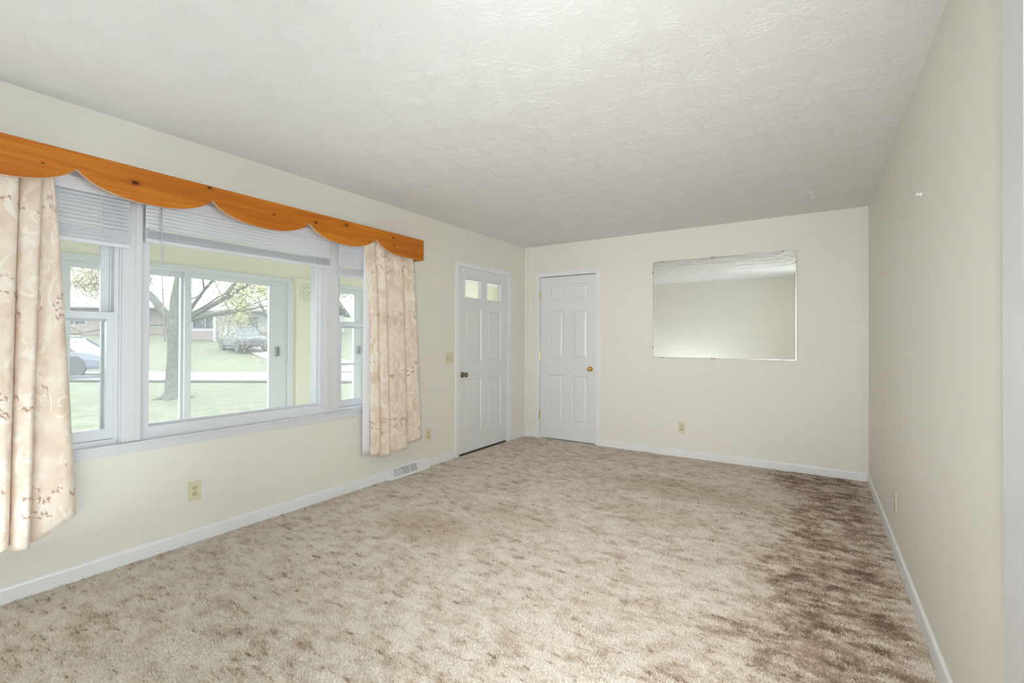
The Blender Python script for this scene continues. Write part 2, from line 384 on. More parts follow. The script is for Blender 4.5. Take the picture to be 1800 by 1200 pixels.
    def build(s, name, mt, parent=None, bevel=0.0, smooth=False, bseg=2, recalc=True, base=False):
        me = bpy.data.meshes.new(name); xs = s.v
        lo = [min(q[i] for q in xs) for i in range(3)]; hi = [max(q[i] for q in xs) for i in range(3)]
        c = Vector([(lo[i] + hi[i]) / 2 for i in range(3)])
        if base: c.z = lo[2]
        me.from_pydata([tuple(Vector(q) - c) for q in xs], [], s.p)
        for mm in (mt if isinstance(mt, (list, tuple)) else [mt]): me.materials.append(mm)
        me.polygons.foreach_set('material_index', s.mi)
        if recalc:
            bm = bmesh.new(); bm.from_mesh(me); bmesh.ops.remove_doubles(bm, verts=bm.verts, dist=1e-5)
            bmesh.ops.delete(bm, geom=[v for v in bm.verts if not v.link_faces], context='VERTS')
            bmesh.ops.recalc_face_normals(bm, faces=bm.faces); bm.to_mesh(me); bm.free()
        if smooth: me.polygons.foreach_set('use_smooth', [True] * len(me.polygons))
        o = bpy.data.objects.new(name, me); COL.objects.link(o)
        if parent is not None:
            o.parent = parent; o.location = c - WL[parent.name]
        else: o.location = c
        WL[o.name] = c
        if bevel:
            b = o.modifiers.new('bevel', 'BEVEL'); b.width = bevel; b.segments = bseg; b.limit_method = 'ANGLE'; b.angle_limit = math.radians(40)
        return o
def empty(name, loc):
    o = bpy.data.objects.new(name, None); COL.objects.link(o); o.location = loc; o.empty_display_size = 0.1
    WL[o.name] = Vector(loc); return o
def tag(o, label, cat, group=None):
    o['label'] = label; o['category'] = cat
    if group: o['group'] = group
    return o
def struct(o, label=None):
    o['kind'] = 'structure'
    if label: o['label'] = label
    return o
def clone(o, loc, parent=None, name=None):
    c = o.copy(); COL.objects.link(c); c.parent = parent
    c.location = Vector(loc) - (WL[parent.name] if parent else Vector()); WL[c.name] = Vector(loc); return c

LFT = lambda u, w, z: (w, u, z)             # on the left wall: u along y, w out into the room
BCK = lambda u, w, z: (u, L - w, z)         # on the back wall
RGT = lambda u, w, z: (W - w, u, z)         # on the right wall
POR = lambda u, w, z: (PX + w, u, z)        # on the porch outer wall, w towards the house

# ================================================================== SHELL
WT = 0.13
WIN = (0.345, 2.94, 0.672, 2.03)            # rough opening of the triple window
D1 = (3.815, 4.79, -0.01, 2.055)            # entry door opening
o = MB(LFT).holes(Y0 - WT, 7.2, -0.45, H + 0.05, -WT, 0, [WIN, D1]).build('wall_left', [M_wall, M_porch]); struct(o)
for p in o.data.polygons:
    if p.normal.x < -0.5: p.material_index = 1
o = MB(BCK).holes(-0.0, W + WT, -0.1, H + 0.05, -WT, 0, [(0.205, 1.015, -0.01, 2.055)]).build('wall_back', M_wall); struct(o)
HALL = (0.66, 1.44, -0.01, 2.05)
o = MB(RGT).holes(Y0, L, -0.1, H + 0.05, -WT, 0, [HALL]).build('wall_right', M_wall); struct(o)
o = MB().box(0, 5.4, Y0 - WT, Y0, -0.1, H + 0.05).build('wall_rear', M_wall); struct(o)
o = MB().box(W + WT, 5.4, 1.9, 2.0, -0.1, H + 0.05).build('wall_hall_end', M_wall); struct(o)
o = MB().box(5.4, 5.5, Y0 - WT, 2.0, -0.1, H + 0.05).build('wall_hall_side', M_wall); struct(o)
o = MB().box(0.205, 1.015, L + WT + 0.02, L + WT + 0.05, 0, 2.1).build('wall_closet', M_wall); struct(o)
# ceiling: one plastered slab with the drywall joint showing as a thin ridge
ceil = MB()
ceil.box(-0.0, 5.4, Y0, L, H, H + 0.05)
ceil = struct(ceil.build('ceiling', M_ceil))
rj = MB(); k = 40; vs = []; fs = []
for i in range(k + 1):
    x = 1.36 + (2.46 - 1.36) * i / k; t = math.sin(PI * min(1, i / 8) / 2) * math.sin(PI * min(1, (k - i) / 5) / 2)
    y = 1.511 + 0.002 * math.sin(i * 1.7); h = 0.0009 * t + 0.0001
    vs += [(x, y - 0.005, H + 0.001), (x, y - 0.0012, H - h), (x, y + 0.0012, H - h), (x, y + 0.005, H + 0.001)]
for i in range(k):
    for j in range(3): fs.append((4 * i + j, 4 * i + j + 1, 4 * i + 5 + j, 4 * i + 4 + j))
rj.add(vs, fs); rj.build('joint_ridge', M_ceil, ceil, smooth=True)

# stomped sunburst pattern of the plaster: thin raised ridges radiating from each brush mark
rb_ = random.Random(21); bv = []; bf = []
def ridge(cx_, cy_, an, r0, r1, wd, ht):
    k_ = 5; o0 = len(bv); bend = rb_.uniform(-0.5, 0.5); ph_ = rb_.uniform(0, 6)
    for i in range(k_):
        t = i / (k_ - 1); rr = r0 + (r1 - r0) * t; a_ = an + bend * t * 0.35 + 0.05 * math.sin(ph_ + t * 5)
        x = cx_ + rr * math.cos(a_); y = cy_ + rr * math.sin(a_); px_, py_ = -math.sin(a_) * wd, math.cos(a_) * wd
        e_ = math.sin(PI * (0.08 + 0.84 * t)); 
        bv.extend([(x - px_ * e_, y - py_ * e_, H + 0.0005), (x, y, H - ht * e_), (x + px_ * e_, y + py_ * e_, H + 0.0005)])
    for i in range(k_ - 1):
        q = o0 + 3 * i; bf.extend([(q, q + 3, q + 4, q + 1), (q + 1, q + 4, q + 5, q + 2)])
iy = 0; y = Y0 + 0.1
while y < L:
    x = 0.12 + (0.14 if iy % 2 else 0)
    while x < W:
        cx_ = x + rb_.uniform(-0.07, 0.07); cy_ = y + rb_.uniform(-0.07, 0.07); big_ = rb_.uniform(0.75, 1.15)
        for k_ in range(185):
            an = rb_.uniform(0, 2 * PI); r0 = abs(rb_.gauss(0.060, 0.040)) * big_; ln_ = rb_.uniform(0.022, 0.075) * big_
            x1 = cx_ + (r0 + ln_) * math.cos(an); y1 = cy_ + (r0 + ln_) * math.sin(an)
            if 0.01 < x1 < W - 0.01 and Y0 + 0.01 < y1 < L - 0.01: ridge(cx_, cy_, an, r0, r0 + ln_, rb_.uniform(0.0014, 0.0026), rb_.uniform(0.0009, 0.0021))
        x += 0.285
    y += 0.25; iy += 1
br = MB().add(bv, bf).build('plaster_ridges', M_ceil, ceil, smooth=True, recalc=False); br['kind'] = 'stuff'

# floor: carpet with softly uneven pile
nx, ny = 250, 380; xs0, xs1, ys0, ys1 = 0.0, W, Y0, L
vs = []
for i in range(nx + 1):
    for j in range(ny + 1):
        x = xs0 + (xs1 - xs0) * i / nx; y = ys0 + (ys1 - ys0) * j / ny
        z = 0.004 * noise.noise(Vector((x * 5, y * 14, 0))) + 0.0022 * noise.noise(Vector((x * 34, y * 60, 3)))
        vs.append((x, y, z - 0.002))
fs = [(i * (ny + 1) + j, (i + 1) * (ny + 1) + j, (i + 1) * (ny + 1) + j + 1, i * (ny + 1) + j + 1) for i in range(nx) for j in range(ny)]
fm = MB().add(vs, fs); fo = fm.build('floor', M_carpet, smooth=True, recalc=False); struct(fo)
# cut pile: leaning tufts, one mesh
import numpy as np
rg_ = np.random.default_rng(5); st_ = 0.0095
gx, gy = np.meshgrid(np.arange(0.018, W - 0.016, st_), np.arange(Y0 + 0.02, L - 0.016, st_)); gx = gx.ravel(); gy = gy.ravel(); nT = gx.size
gx = gx + rg_.uniform(-0.0035, 0.0035, nT); gy = gy + rg_.uniform(-0.0035, 0.0035, nT)
hh = rg_.uniform(0.005, 0.0105, nT); lean = np.stack([rg_.normal(0.0, 0.0035, nT), rg_.normal(-0.0025, 0.003, nT)], 1)
a0 = rg_.uniform(0, 2 * PI, nT); V = np.zeros((nT, 4, 3), np.float32)
for k_ in range(3):
    an_ = a0 + k_ * 2 * PI / 3; V[:, k_, 0] = gx + 0.0062 * np.cos(an_); V[:, k_, 1] = gy + 0.0062 * np.sin(an_); V[:, k_, 2] = -0.004
V[:, 3, 0] = gx + lean[:, 0]; V[:, 3, 1] = gy + lean[:, 1]; V[:, 3, 2] = hh
ofs = (np.arange(nT, dtype=np.int32) * 4)[:, None, None]
F = (np.array([[0, 1, 3], [1, 2, 3], [2, 0, 3]], np.int32)[None] + ofs).reshape(-1)
me = bpy.data.meshes.new('carpet_pile'); me.vertices.add(nT * 4); me.vertices.foreach_set('co', V.reshape(-1)); me.loops.add(F.size); me.loops.foreach_set('vertex_index', F)
me.polygons.add(nT * 3); me.polygons.foreach_set('loop_start', np.arange(0, F.size, 3, dtype=np.int32)); me.polygons.foreach_set('loop_total', np.full(nT * 3, 3, np.int32))
me.materials.append(M_carpet); me.update(calc_edges=True)
cp = bpy.data.objects.new('carpet_pile', me); COL.objects.link(cp); cp.parent = fo; cp.location = -WL['floor']; cp['kind'] = 'stuff'
o = MB().box(W, 5.4, Y0, 2.0, -0.06, -0.004).build('floor_hall', M_carpet); struct(o)

# baseboards: rounded top profile
BP = [(0, 0), (0.013, 0), (0.013, 0.066), (0.010, 0.076), (0.004, 0.081), (0, 0.082)]
def baseboard(name, f, u0, u1):
    return struct(MB(f).extr(BP, u0, u1).build(name, M_trim))
baseboard('baseboard_left', LFT, Y0, 2.853); baseboard('baseboard_left.001', LFT, 3.347, 3.775); baseboard('baseboard_left.002', LFT, 4.842, L)
baseboard('baseboard_back', BCK, 0.013, 0.163); baseboard('baseboard_back.001', BCK, 1.052, W - 0.013)
baseboard('baseboard_right', RGT, 1.583, L)
baseboard('baseboard_rear', lambda u, w, z: (u, Y0 + w, z), 0.0, 3.5)
# painted corner boards on the back wall
o = MB(BCK); o.box(0.0, 0.052, 0, 0.007, 0.082, H); o.box(0.012, 0.04, 0.007, 0.011, 0.082, H); struct(o.build('trim_1', M_wall, bevel=0.0015))
o = MB(BCK); o.box(3.495, W, 0, 0.008, 0.082, H); o.box(3.513, 3.520, 0.008, 0.012, 0.082, H); o.box(3.533, 3.540, 0.008, 0.012, 0.082, H); struct(o.build('trim_2', M_wall, bevel=0.0015))
# casing at the end of the right wall (opening to the hall)
def casing_prof(s, u0, u1, z0, z1):
    s.box(u0, u1, 0, 0.012, z0, z1)
o = MB(RGT); o.box(1.44, 1.582, 0, 0.014, -0.0, 2.13)
o.box(0.58, 1.44, 0, 0.012, 2.05, 2.13); o.box(0.58, 0.66, 0, 0.012, 0, 2.05); struct(o.build('trim_3', M_casing, bevel=0.002))
o = MB(RGT); o.box(1.425, 1.44, -WT, 0, 0, 2.05); o.box(0.66, 0.675, -WT, 0, 0, 2.05); o.box(0.675, 1.425, -WT, 0, 2.035, 2.05); struct(o.build('trim_4', M_casing, bevel=0.002))

# old plaster patch showing through the paint beside the valance
o = MB(LFT); o.box(3.25, 3.51, -0.001, 0.0022, 1.846, 1.892); o.box(3.25, 3.262, 0.0022, 0.0035, 1.846, 1.892); o.box(3.262, 3.50, 0.0022, 0.0035, 1.846, 1.850); o.box(3.498, 3.51, 0.0022, 0.0035, 1.846, 1.892)
o = o.build('wall_patch', M_wall, bevel=0.0008, parent=bpy.data.objects['wall_left'])

# ================================================================== TRIPLE WINDOW
# ---- fixed trim round and between the sashes
def win_struct(name, mb, mt=M_vinyl, bev=0.0015): return struct(mb.build(name, mt, bevel=bev))
t = MB(LFT)
t.box(0.285, 0.345, 0, 0.016, 0.672, 2.09); t.box(2.94, 3.0, 0, 0.016, 0.672, 2.09); t.box(0.345, 2.94, 0, 0.016, 2.03, 2.09)
win_struct('trim_window_casing', t, M_casing)
t = MB(LFT); t.box(0.285, 3.0, 0, 0.014, 0.612, 0.660); win_struct('trim_window_apron', t, M_casing)
t = MB(LFT); t.box(0.27, 3.015, 0, 0.030, 0.660, 0.672); t.box(0.345, 2.94, -WT, 0, 0.660, 0.674); win_struct('trim_window_stool', t, M_casing, 0.003)
def mullion(name, a, b, step):
    t = MB(LFT); t.box(a, b, -WT, 0.0, 0.674, 2.03); t.box(a + 0.008, b - 0.004, 0, 0.012, 0.674, 2.03)
    t.box(a + step, a + step + 0.028, 0.012, 0.017, 0.674, 2.03)
    return win_struct(name, t, M_casing)
mullion('trim_mullion', 0.958, 1.062, 0.066); mullion('trim_mullion.001', 2.212, 2.345, 0.018)

def dh_window(name, a, b, lab):
    """double-hung unit: frame, two sashes, panes, lock, storm bar"""
    r = struct(empty(name, (-0.05, (a + b) / 2, 0.674)))
    f = MB(LFT).holes(a, b, 0.674, 2.03, -WT, -0.012, [(a + 0.018, b - 0.018, 0.700, 2.012)])
    f.box(a + 0.018, a + 0.026, -0.060, -0.052, 0.700, 2.012); f.box(b - 0.026, b - 0.018, -0.060, -0.052, 0.700, 2.012)
    f.build('window_frame', M_vinyl, r, bevel=0.001)
    # upper sash (outer track)
    u = MB(LFT).holes(a + 0.018, b - 0.018, 1.335, 2.012, -0.088, -0.062, [(a + 0.062, b - 0.062, 1.375, 1.972)])
    us = u.build('upper_sash', M_vinyl, r, bevel=0.002)
    MB(LFT).box(a + 0.062, b - 0.062, -0.077, -0.073, 1.375, 1.972).build('pane', M_glass, us)
    lo = MB(LFT).holes(a + 0.012, b - 0.012, 0.702, 1.384, -0.050, -0.016, [(a + 0.048, b - 0.048, 0.757, 1.346)])
    lo.box(a + 0.012, b - 0.012, -0.016, -0.010, 1.372, 1.384)
    ls = lo.build('lower_sash', M_vinyl, r, bevel=0.002)
    MB(LFT).box(a + 0.048, b - 0.048, -0.036, -0.032, 0.757, 1.346).build('pane', M_glass, ls)
    m_ = (a + b) / 2 - 0.03
    lk = MB(LFT)
    lk.prism([(m_ - 0.075, 1.384), (m_ + 0.075, 1.384), (m_ + 0.062, 1.394), (m_ + 0.02, 1.398), (m_ - 0.02, 1.393), (m_ - 0.062, 1.396)], -0.038, -0.022)
    lk.build('sash_lock', M_vinyl, ls, bevel=0.002)
    MB(LFT).box(a + 0.018, b - 0.018, -0.112, -0.098, 1.026, 1.046).build('storm_bar', M_vinyl, r, bevel=0.001)
    MB(LFT).holes(a + 0.018, b - 0.018, 0.700, 2.012, -0.118, -0.100, [(a + 0.048, b - 0.048, 0.735, 1.98)]).build('storm_frame', M_vinyl, r, bevel=0.001)
    return r
dh_window('window_1', 0.345, 0.958, 'left'); dh_window('window_3', 2.345, 2.94, 'right')
r = struct(empty('window_2', (-0.05, 1.637, 0.674)))
f = MB(LFT).holes(1.062, 2.212, 0.674, 2.03, -WT, -0.006, [(1.098, 2.192, 0.742, 1.995)])
f.box(1.098, 2.192, -0.075, -0.05, 0.730, 0.742)
f.build('window_frame', M_vinyl, r, bevel=0.002)
st = MB(LFT).holes(1.098, 2.192, 0.742, 1.995, -0.060, -0.040, [(1.110, 2.180, 0.754, 1.983)])
st.build('glazing_stop', M_vinyl, r, bevel=0.002)
MB(LFT).box(1.106, 2.186, -0.052, -0.047, 0.748, 1.990).build('pane', M_glass, r)

# ================================================================== BLINDS
def blind(name, a, b, ztop, zs_bottom, n_open, pitch, n_stack, spitch, tilt, label, roll=0.0, wand=None, cords=()):
    r = empty(name, (0.036, (a + b) / 2, zs_bottom)); tag(r, label, 'blind', 'white slat blinds in the triple window')
    hr = MB(LFT); hr.box(a, b, 0.018, 0.044, ztop - 0.032, ztop); hr.box(a, b, 0.048, 0.051, ztop - 0.068, ztop); hr.build('headrail', M_blind, r, bevel=0.001)
    base = None; ca, sa = math.cos(tilt), math.sin(tilt)
    def slat_mesh():
        s = MB(LFT); pr = []
        for k_ in range(5):
            q = -0.0125 + 0.025 * k_ / 4; bow = 0.0018 * (1 - (q / 0.0125) ** 2); pr.append((0.036 + q * ca - bow * sa, q * sa + bow * ca))
        pr2 = [(w_, z_ - 0.0007) for w_, z_ in reversed(pr)]
        s.extr(pr + pr2, a + 0.003, b - 0.003); return s
    zc = ztop - 0.062
    i = 0
    zs = [zc - k_ * pitch for k_ in range(n_open)]
    zrail = zs_bottom + 0.022
    zs += [zrail + 0.006 + k_ * spitch for k_ in range(n_stack)]
    for z in zs:
        if base is None:
            base = slat_mesh().build('slat', M_blind, r); off = Vector(WL[base.name]); base.location = Vector((off.x, off.y, z)) - WL[r.name]
        else:
            rz = z
            c = clone(base, (off.x, off.y, rz), r)
            if z < zc - (n_open - 0.5) * pitch: c.rotation_euler = (roll, tilt - (0.42 if b - a > 1 else 0.9), 0)
    rail = MB(LFT).box(a + 0.002, b - 0.002, 0.024, 0.048, zs_bottom, zs_bottom + 0.020).build('bottom_rail', M_blind, r, bevel=0.004)
    rail.rotation_euler = (roll, 0, 0)
    for y in cords:
        c = MB(); 
        for x in (0.0245, 0.0475): c.tube([(x, y, ztop - 0.03), (x, y, zs_bottom + 0.012)], 0.0009, 5)
        c.build('ladder_cord', M_liner, r)
    if wand:
        wm = MB(); wm.tube([(0.058, wand[0], ztop - 0.02), (0.060, wand[0] + 0.004, (ztop + wand[1]) / 2), (0.060, wand[0] + 0.020, wand[1])], [0.003, 0.0035, 0.0042], 6)
        wm.tube([(0.05, wand[0], ztop - 0.012), (0.058, wand[0], ztop - 0.02)], 0.002, 6)
        wm.build('tilt_wand', mat('clear_grey_wand', (0.60, 0.61, 0.64), 0.2), r, smooth=True)
    return r
blind('window_blind', 0.372, 0.992, 2.060, 1.733, 9, 0.0205, 6, 0.0100, 0.55, 'white slat blind half raised in the left window beside the left curtain', cords=(0.50, 0.865))
blind('window_blind', 1.060, 2.245, 2.060, 1.785, 7, 0.0205, 5, 0.0085, 1.05, 'wide white slat blind with a long wand across the top of the big centre window', wand=(1.128, 1.225), cords=(1.21, 1.66, 2.10))
blind('window_blind', 2.318, 2.925, 2.060, 1.745, 9, 0.0205, 5, 0.0095, 0.9, 'narrow white slat blind hanging crooked in the right window beside the right curtain', roll=0.045, cords=(2.44, 2.80))

# ================================================================== VALANCE
vl = empty('wooden_valance', (0.15, 1.665, 1.95)); tag(vl, 'orange knotty pine valance board with scalloped lower edge above the windows', 'valance')
zt, zl, zc = 2.152, 1.967, 2.068
cusps = [0.74, 1.352, 1.991, 2.590]; ya, yb = 0.19, 3.140
pts = [(yb, zt), (ya, zt), (ya, zl)]
def scal(y0, y1, full=True, side=0):
    out = []; n_ = 22
    for i in range(n_ + 1):
        s_ = i / n_; y = y0 + (y1 - y0) * s_
        q = s_ if side == 0 else (0.5 + s_ * 0.5 if side < 0 else s_ * 0.5)
        a_ = abs(2 * q - 1)                       # 0 at lowest, 1 at cusp
        z = zl + (zc - zl) * (a_ ** 2.3 * 0.80 + 0.20 * a_ ** 9)
        out.append((y, z))
    return out
pts += scal(0.45, 0.74, side=-1)
for a_, b_ in zip(cusps[:-1], cusps[1:]): pts += scal(a_, b_)[1:]
pts += scal(2.590, 2.90, side=1)[1:]
pts += [(yb, zl)]
fb = MB(LFT).prism(pts, 0.141, 0.159)
o = fb.build('front_board', [M_pine, M_pine_edge], vl)
for p in o.data.polygons:
    if abs(p.normal.x) < 0.5 and p.normal.z < -0.2: p.material_index = 1
MB(LFT).box(yb - 0.019, yb, 0.0, 0.141, zl, zt).build('end_board', M_pine, vl)
MB(LFT).box(ya, ya + 0.019, 0.0, 0.141, zl, zt).build('end_board', M_pine, vl)
# curtain rods behind the valance
for i, (x, lab) in enumerate(((0.105, 'flat white curtain rod running behind the pine valance'),)):
    rd = empty('curtain_rod', (x, 1.66, 2.075)); tag(rd, lab, 'curtain rod')
    s = MB(); s.tube([(0.0, ya + 0.04, 2.08), (x, ya + 0.045, 2.08), (x, yb - 0.045, 2.08), (0.0, yb - 0.04, 2.08)], 0.007, 8); s.build('rod', M_steel, rd, smooth=True)
    for y in (0.30, 1.03, 2.30, 3.04): MB(LFT).box(y, y + 0.02, 0.017, x, 2.068, 2.072).build('bracket', M_steel, rd)

# ================================================================== CURTAINS
def curtain(name, ctop, cbot, depth, x0, zbot, ztop, label, liner=None, seed=1, ncol=14, edge=None):
    """ctop/cbot: y of every crease at top and hem; fabric swells towards the room between creases"""
    random.seed(seed)
    nv = 60; cols = []
    for k_ in range(len(ctop) - 1):
        for s0_ in (0.0, 0.015, 0.04, 0.08, 0.14, 0.22, 0.32, 0.42, 0.52, 0.62, 0.72, 0.80, 0.87, 0.93, 0.97, 0.99): cols.append((k_, s0_))
    cols.append((len(ctop) - 2, 1.0))
    vs = []; uvs = []; us = []
    acc = 0; last = None
    for ci, (k_, s_) in enumerate(cols):
        for j in range(nv + 1):
            v = j / nv
            e = v ** 0.8
            yt = ctop[k_] + (ctop[k_ + 1] - ctop[k_]) * s_; yb_ = cbot[k_] + (cbot[k_ + 1] - cbot[k_]) * s_
            y = yt + (yb_ - yt) * e
            if edge and k_ == 0: y += edge(s_, v)
            a_ = 1 - abs(2 * s_ - 1) ** 7.0
            skew = 0.010 * math.sin(s_ * PI * 2) * (0.3 + v)
            d = (depth[k_] * (0.55 + 0.45 * v) + 0.020 * (s_ - 0.5)) * a_
            ripple = 0.0035 * noise.noise(Vector((y * 9 + seed, v * 5, seed))) + 0.0015 * noise.noise(Vector((y * 40, v * 26, seed)))
            x = x0[0] + (x0[1] - x0[0]) * ((k_ + s_) / (len(ctop) - 1)) + d + ripple
            zb = zbot(((k_ + s_) / (len(ctop) - 1)), k_)
            z = ztop + (zb - ztop) * v
            if v > 0.9: x -= 0.012 * (v - 0.9) / 0.1 * a_ * 0.5
            vs.append((x, y + skew * 0.6, z))
        p = Vector(vs[ci * (nv + 1) + nv]); 
        if last is not None: acc += (Vector((p.x, p.y, 0)) - Vector((last.x, last.y, 0))).length
        last = p; us.append(acc)
    fs = [(i * (nv + 1) + j, (i + 1) * (nv + 1) + j, (i + 1) * (nv + 1) + j + 1, i * (nv + 1) + j + 1) for i in range(len(cols) - 1) for j in range(nv)]
    r = empty(name, (x0[0], (cbot[0] + cbot[-1]) / 2, 0.25)); tag(r, label, 'curtain', 'damask curtains under the pine valance')
    o = MB().add(vs, fs).build('printed_panel', M_damask, r, smooth=True, recalc=False)
    uvl = o.data.uv_layers.new(name='UVMap')
    for lp in o.data.loops:
        ci, j = divmod(lp.vertex_index, nv + 1)
        uvl.data[lp.index].uv = (us[ci] * 1.25 + seed * 0.37, vs[lp.vertex_index][2])
    sm = o.modifiers.new('thick', 'SOLIDIFY'); sm.thickness = 0.0016; sm.offset = -1
    # hem fold
    h = []; hf = []
    for ci in range(len(cols)):
        p = vs[ci * (nv + 1) + nv]; q = vs[ci * (nv + 1) + nv - 2]
        h += [(p[0] + 0.0005, p[1], p[2] - 0.001), (q[0] + 0.0022, q[1], q[2]), (q[0] + 0.0008, q[1], q[2] + 0.003)]
    for ci in range(len(cols) - 1):
        hf += [(3 * ci + a_, 3 * ci + 3 + a_, 3 * ci + 4 + a_, 3 * ci + 1 + a_) for a_ in (0, 1)]
    hm = MB().add(h, hf).build('hem', M_damask, r, smooth=True, recalc=False)
    uvl = hm.data.uv_layers.new(name='UVMap')
    for lp in hm.data.loops:
        ci, j = divmod(lp.vertex_index, 3); uvl.data[lp.index].uv = (us[ci] * 1.25 + seed * 0.37, h[lp.vertex_index][2])
    if liner:
        y0, y1, zb = liner; lv = []; nn = 40
        for i in range(nn + 1):
            for j in range(31):
                y = y0 + (y1 - y0) * i / nn; v = j / 30
                lv.append((x0[0] - 0.005 + 0.004 * math.sin(i * 0.6) + 0.003 * noise.noise(Vector((y * 12, v * 4, 5))), y, ztop + (zb - ztop) * v))
        lf = [(i * 31 + j, (i + 1) * 31 + j, (i + 1) * 31 + j + 1, i * 31 + j + 1) for i in range(nn) for j in range(30)]
        lo = MB().add(lv, lf).build('lining', M_liner, r, smooth=True, recalc=False)
        lo.modifiers.new('thick', 'SOLIDIFY').thickness = 0.001
    return r
def zb_left(t, k_): return [0.275, 0.285, 0.290, 0.272, 0.275][min(k_, 4)] + (0.085 * max(0, (t - 0.8) / 0.2) if k_ == 4 else 0)
curtain('damask_curtain', [0.20, 0.33, 0.455, 0.562, 0.640, 0.672], [0.20, 0.31, 0.43, 0.538, 0.606, 0.772], [0.06, 0.06, 0.068, 0.066, 0.034], (0.072, 0.066),
        zb_left, 2.075, 'beige damask curtain flaring out at the hem beside the left window', liner=(0.20, 0.64, 0.30), seed=3)
def zb_right(t, k_): return [0.278, 0.250, 0.268, 0.305][min(k_, 3)] + (0.0 if k_ < 3 else 0.02 * (t - 0.75) / 0.25)
def edge_r(s_, v): return (1 - s_) * (0.062 * min(1, max(0, (v - 0.03) / 0.35)) ** 0.8)
curtain('damask_curtain', [2.535, 2.650, 2.745, 2.960, 3.085], [2.552, 2.700, 2.802, 3.022, 3.205], [0.044, 0.062, 0.056, 0.046], (0.068, 0.060),
        zb_right, 2.075, 'beige damask curtain with white lining edge hanging between right window and entry door', liner=(2.542, 3.07, 0.292), seed=8, edge=edge_r)

# ================================================================== DOORS
def ringpanel(mb, u0, u1, z0, z1, w, prof):
    rings = []
    for off, dw in prof: rings.append([(u0 + off, w + dw, z0 + off), (u1 - off, w + dw, z0 + off), (u1 - off, w + dw, z1 - off), (u0 + off, w + dw, z1 - off)])
    vs = [p for r_ in rings for p in r_]; fs = []
    for i in range(len(rings) - 1):
        for j in range(4): fs.append((4 * i + j, 4 * i + (j + 1) % 4, 4 * i + 4 + (j + 1) % 4, 4 * i + 4 + j))
    k_ = 4 * (len(rings) - 1); fs.append((k_, k_ + 1, k_ + 2, k_ + 3)); mb.add(vs, fs); return mb
PP = [(0.0, 0.0), (0.004, -0.001), (0.013, -0.011), (0.026, -0.011), (0.044, -0.004)]
def casing(name, f, u0, u1, zt_, w_, mt=M_trim):
    """u0..u1 outer edges, w_ board width"""
    c = MB(f)
    for a_, b_ in ((u0, u0 + w_), (u1 - w_, u1)):
        c.box(a_, b_, 0, 0.013, 0.0, zt_)
    c.box(u0 + w_, u1 - w_, 0, 0.013, zt_ - w_, zt_)
    e = 0.020
    c.box(u0 + 0.004, u0 + e, 0.013, 0.018, 0, zt_ - 0.004); c.box(u1 - e, u1 - 0.004, 0.013, 0.018, 0, zt_ - 0.004); c.box(u0 + e, u1 - e, 0.013, 0.018, zt_ - e, zt_ - 0.004)
    return struct(c.build(name, mt, bevel=0.002))
def knob(mb, c, w_, s=1.0):
    u, z = c
    mb.lathe((u, w_, z), (0, 1, 0), [(0.0, 0.0), (0.032 * s, 0.0), (0.032 * s, 0.004), (0.026 * s, 0.009), (0.014 * s, 0.012), (0.011 * s, 0.030), (0.018 * s, 0.036), (0.027 * s, 0.046), (0.029 * s, 0.055), (0.025 * s, 0.064), (0.012 * s, 0.068), (0, 0.068)], 20)
def hinge(mb, u, z, w_):
    mb.box(u - 0.004, u + 0.004, w_ - 0.003, w_ + 0.002, z - 0.048, z + 0.048)
    for k_ in range(5): mb.lathe((u, w_ + 0.005, z - 0.047 + k_ * 0.019), (0, 0, 1), [(0, 0), (0.0062, 0.0), (0.0062, 0.017), (0, 0.017)], 10)
    mb.lathe((u, w_ + 0.005, z + 0.048), (0, 0, 1), [(0, 0), (0.005, 0.0), (0.003, 0.006), (0, 0.007)], 10)

# ---- entry door in the left wall
d1 = struct(empty('door_1', (-0.02, 4.302, 0)))
s0, s1, zt1 = 3.856, 4.748, 2.030; wf = -0.004
lites = [(3.945, 4.232, 1.703, 1.912), (4.350, 4.630, 1.703, 1.912)]
pans = [(3.945, 4.250, 1.003, 1.590), (4.355, 4.640, 1.003, 1.590), (3.945, 4.250, 0.232, 0.812), (4.355, 4.640, 0.232, 0.812)]
leaf = MB(LFT).holes(s0, s1, 0.022, zt1, wf - 0.040, wf, lites + pans).build('door_leaf', M_door, d1)
for q in pans: ringpanel(MB(LFT), *q, wf, PP).build('door_panel', M_door, leaf)
for q in lites:
    g_ = MB(LFT).holes(q[0] - 0.014, q[1] + 0.014, q[2] - 0.014, q[3] + 0.014, wf, wf + 0.006, [q]); g_.holes(q[0], q[1], q[2], q[3], wf - 0.030, wf - 0.026, [(q[0] + 0.008, q[1] - 0.008, q[2] + 0.008, q[3] - 0.008)])
    g_.build('lite_frame', M_door, leaf, bevel=0.002)
    MB(LFT).box(q[0], q[1], wf - 0.036, wf - 0.032, q[2], q[3]).build('pane', M_glass, leaf)
kb = MB(LFT); knob(kb, (3.908, 0.868), wf, 1.0); kb.build('door_knob', M_bronze, d1, smooth=True)['label'] = 'antique brass door knob'
for z in (1.800, 1.035, 0.290):
    hb = MB(LFT); hinge(hb, 4.754, z, 0.002); hb.build('hinge', M_trim, d1)
jm = MB(LFT); jm.box(3.815, 3.850, -WT, 0, 0, 2.055); jm.box(4.755, 4.790, -WT, 0, 0, 2.055); jm.box(3.850, 4.755, -WT, 0, 2.036, 2.055)
jm.box(3.850, 3.862, -WT, -0.048, 0, 2.036); jm.box(4.743, 4.755, -WT, -0.048, 0, 2.036); jm.box(3.862, 4.743, -WT, -0.048, 2.022, 2.036); jm.build('jamb', M_trim, d1, bevel=0.001)
MB(LFT).box(3.850, 4.755, -WT, 0.002, 0.0, 0.012).build('threshold', M_gap, d1)
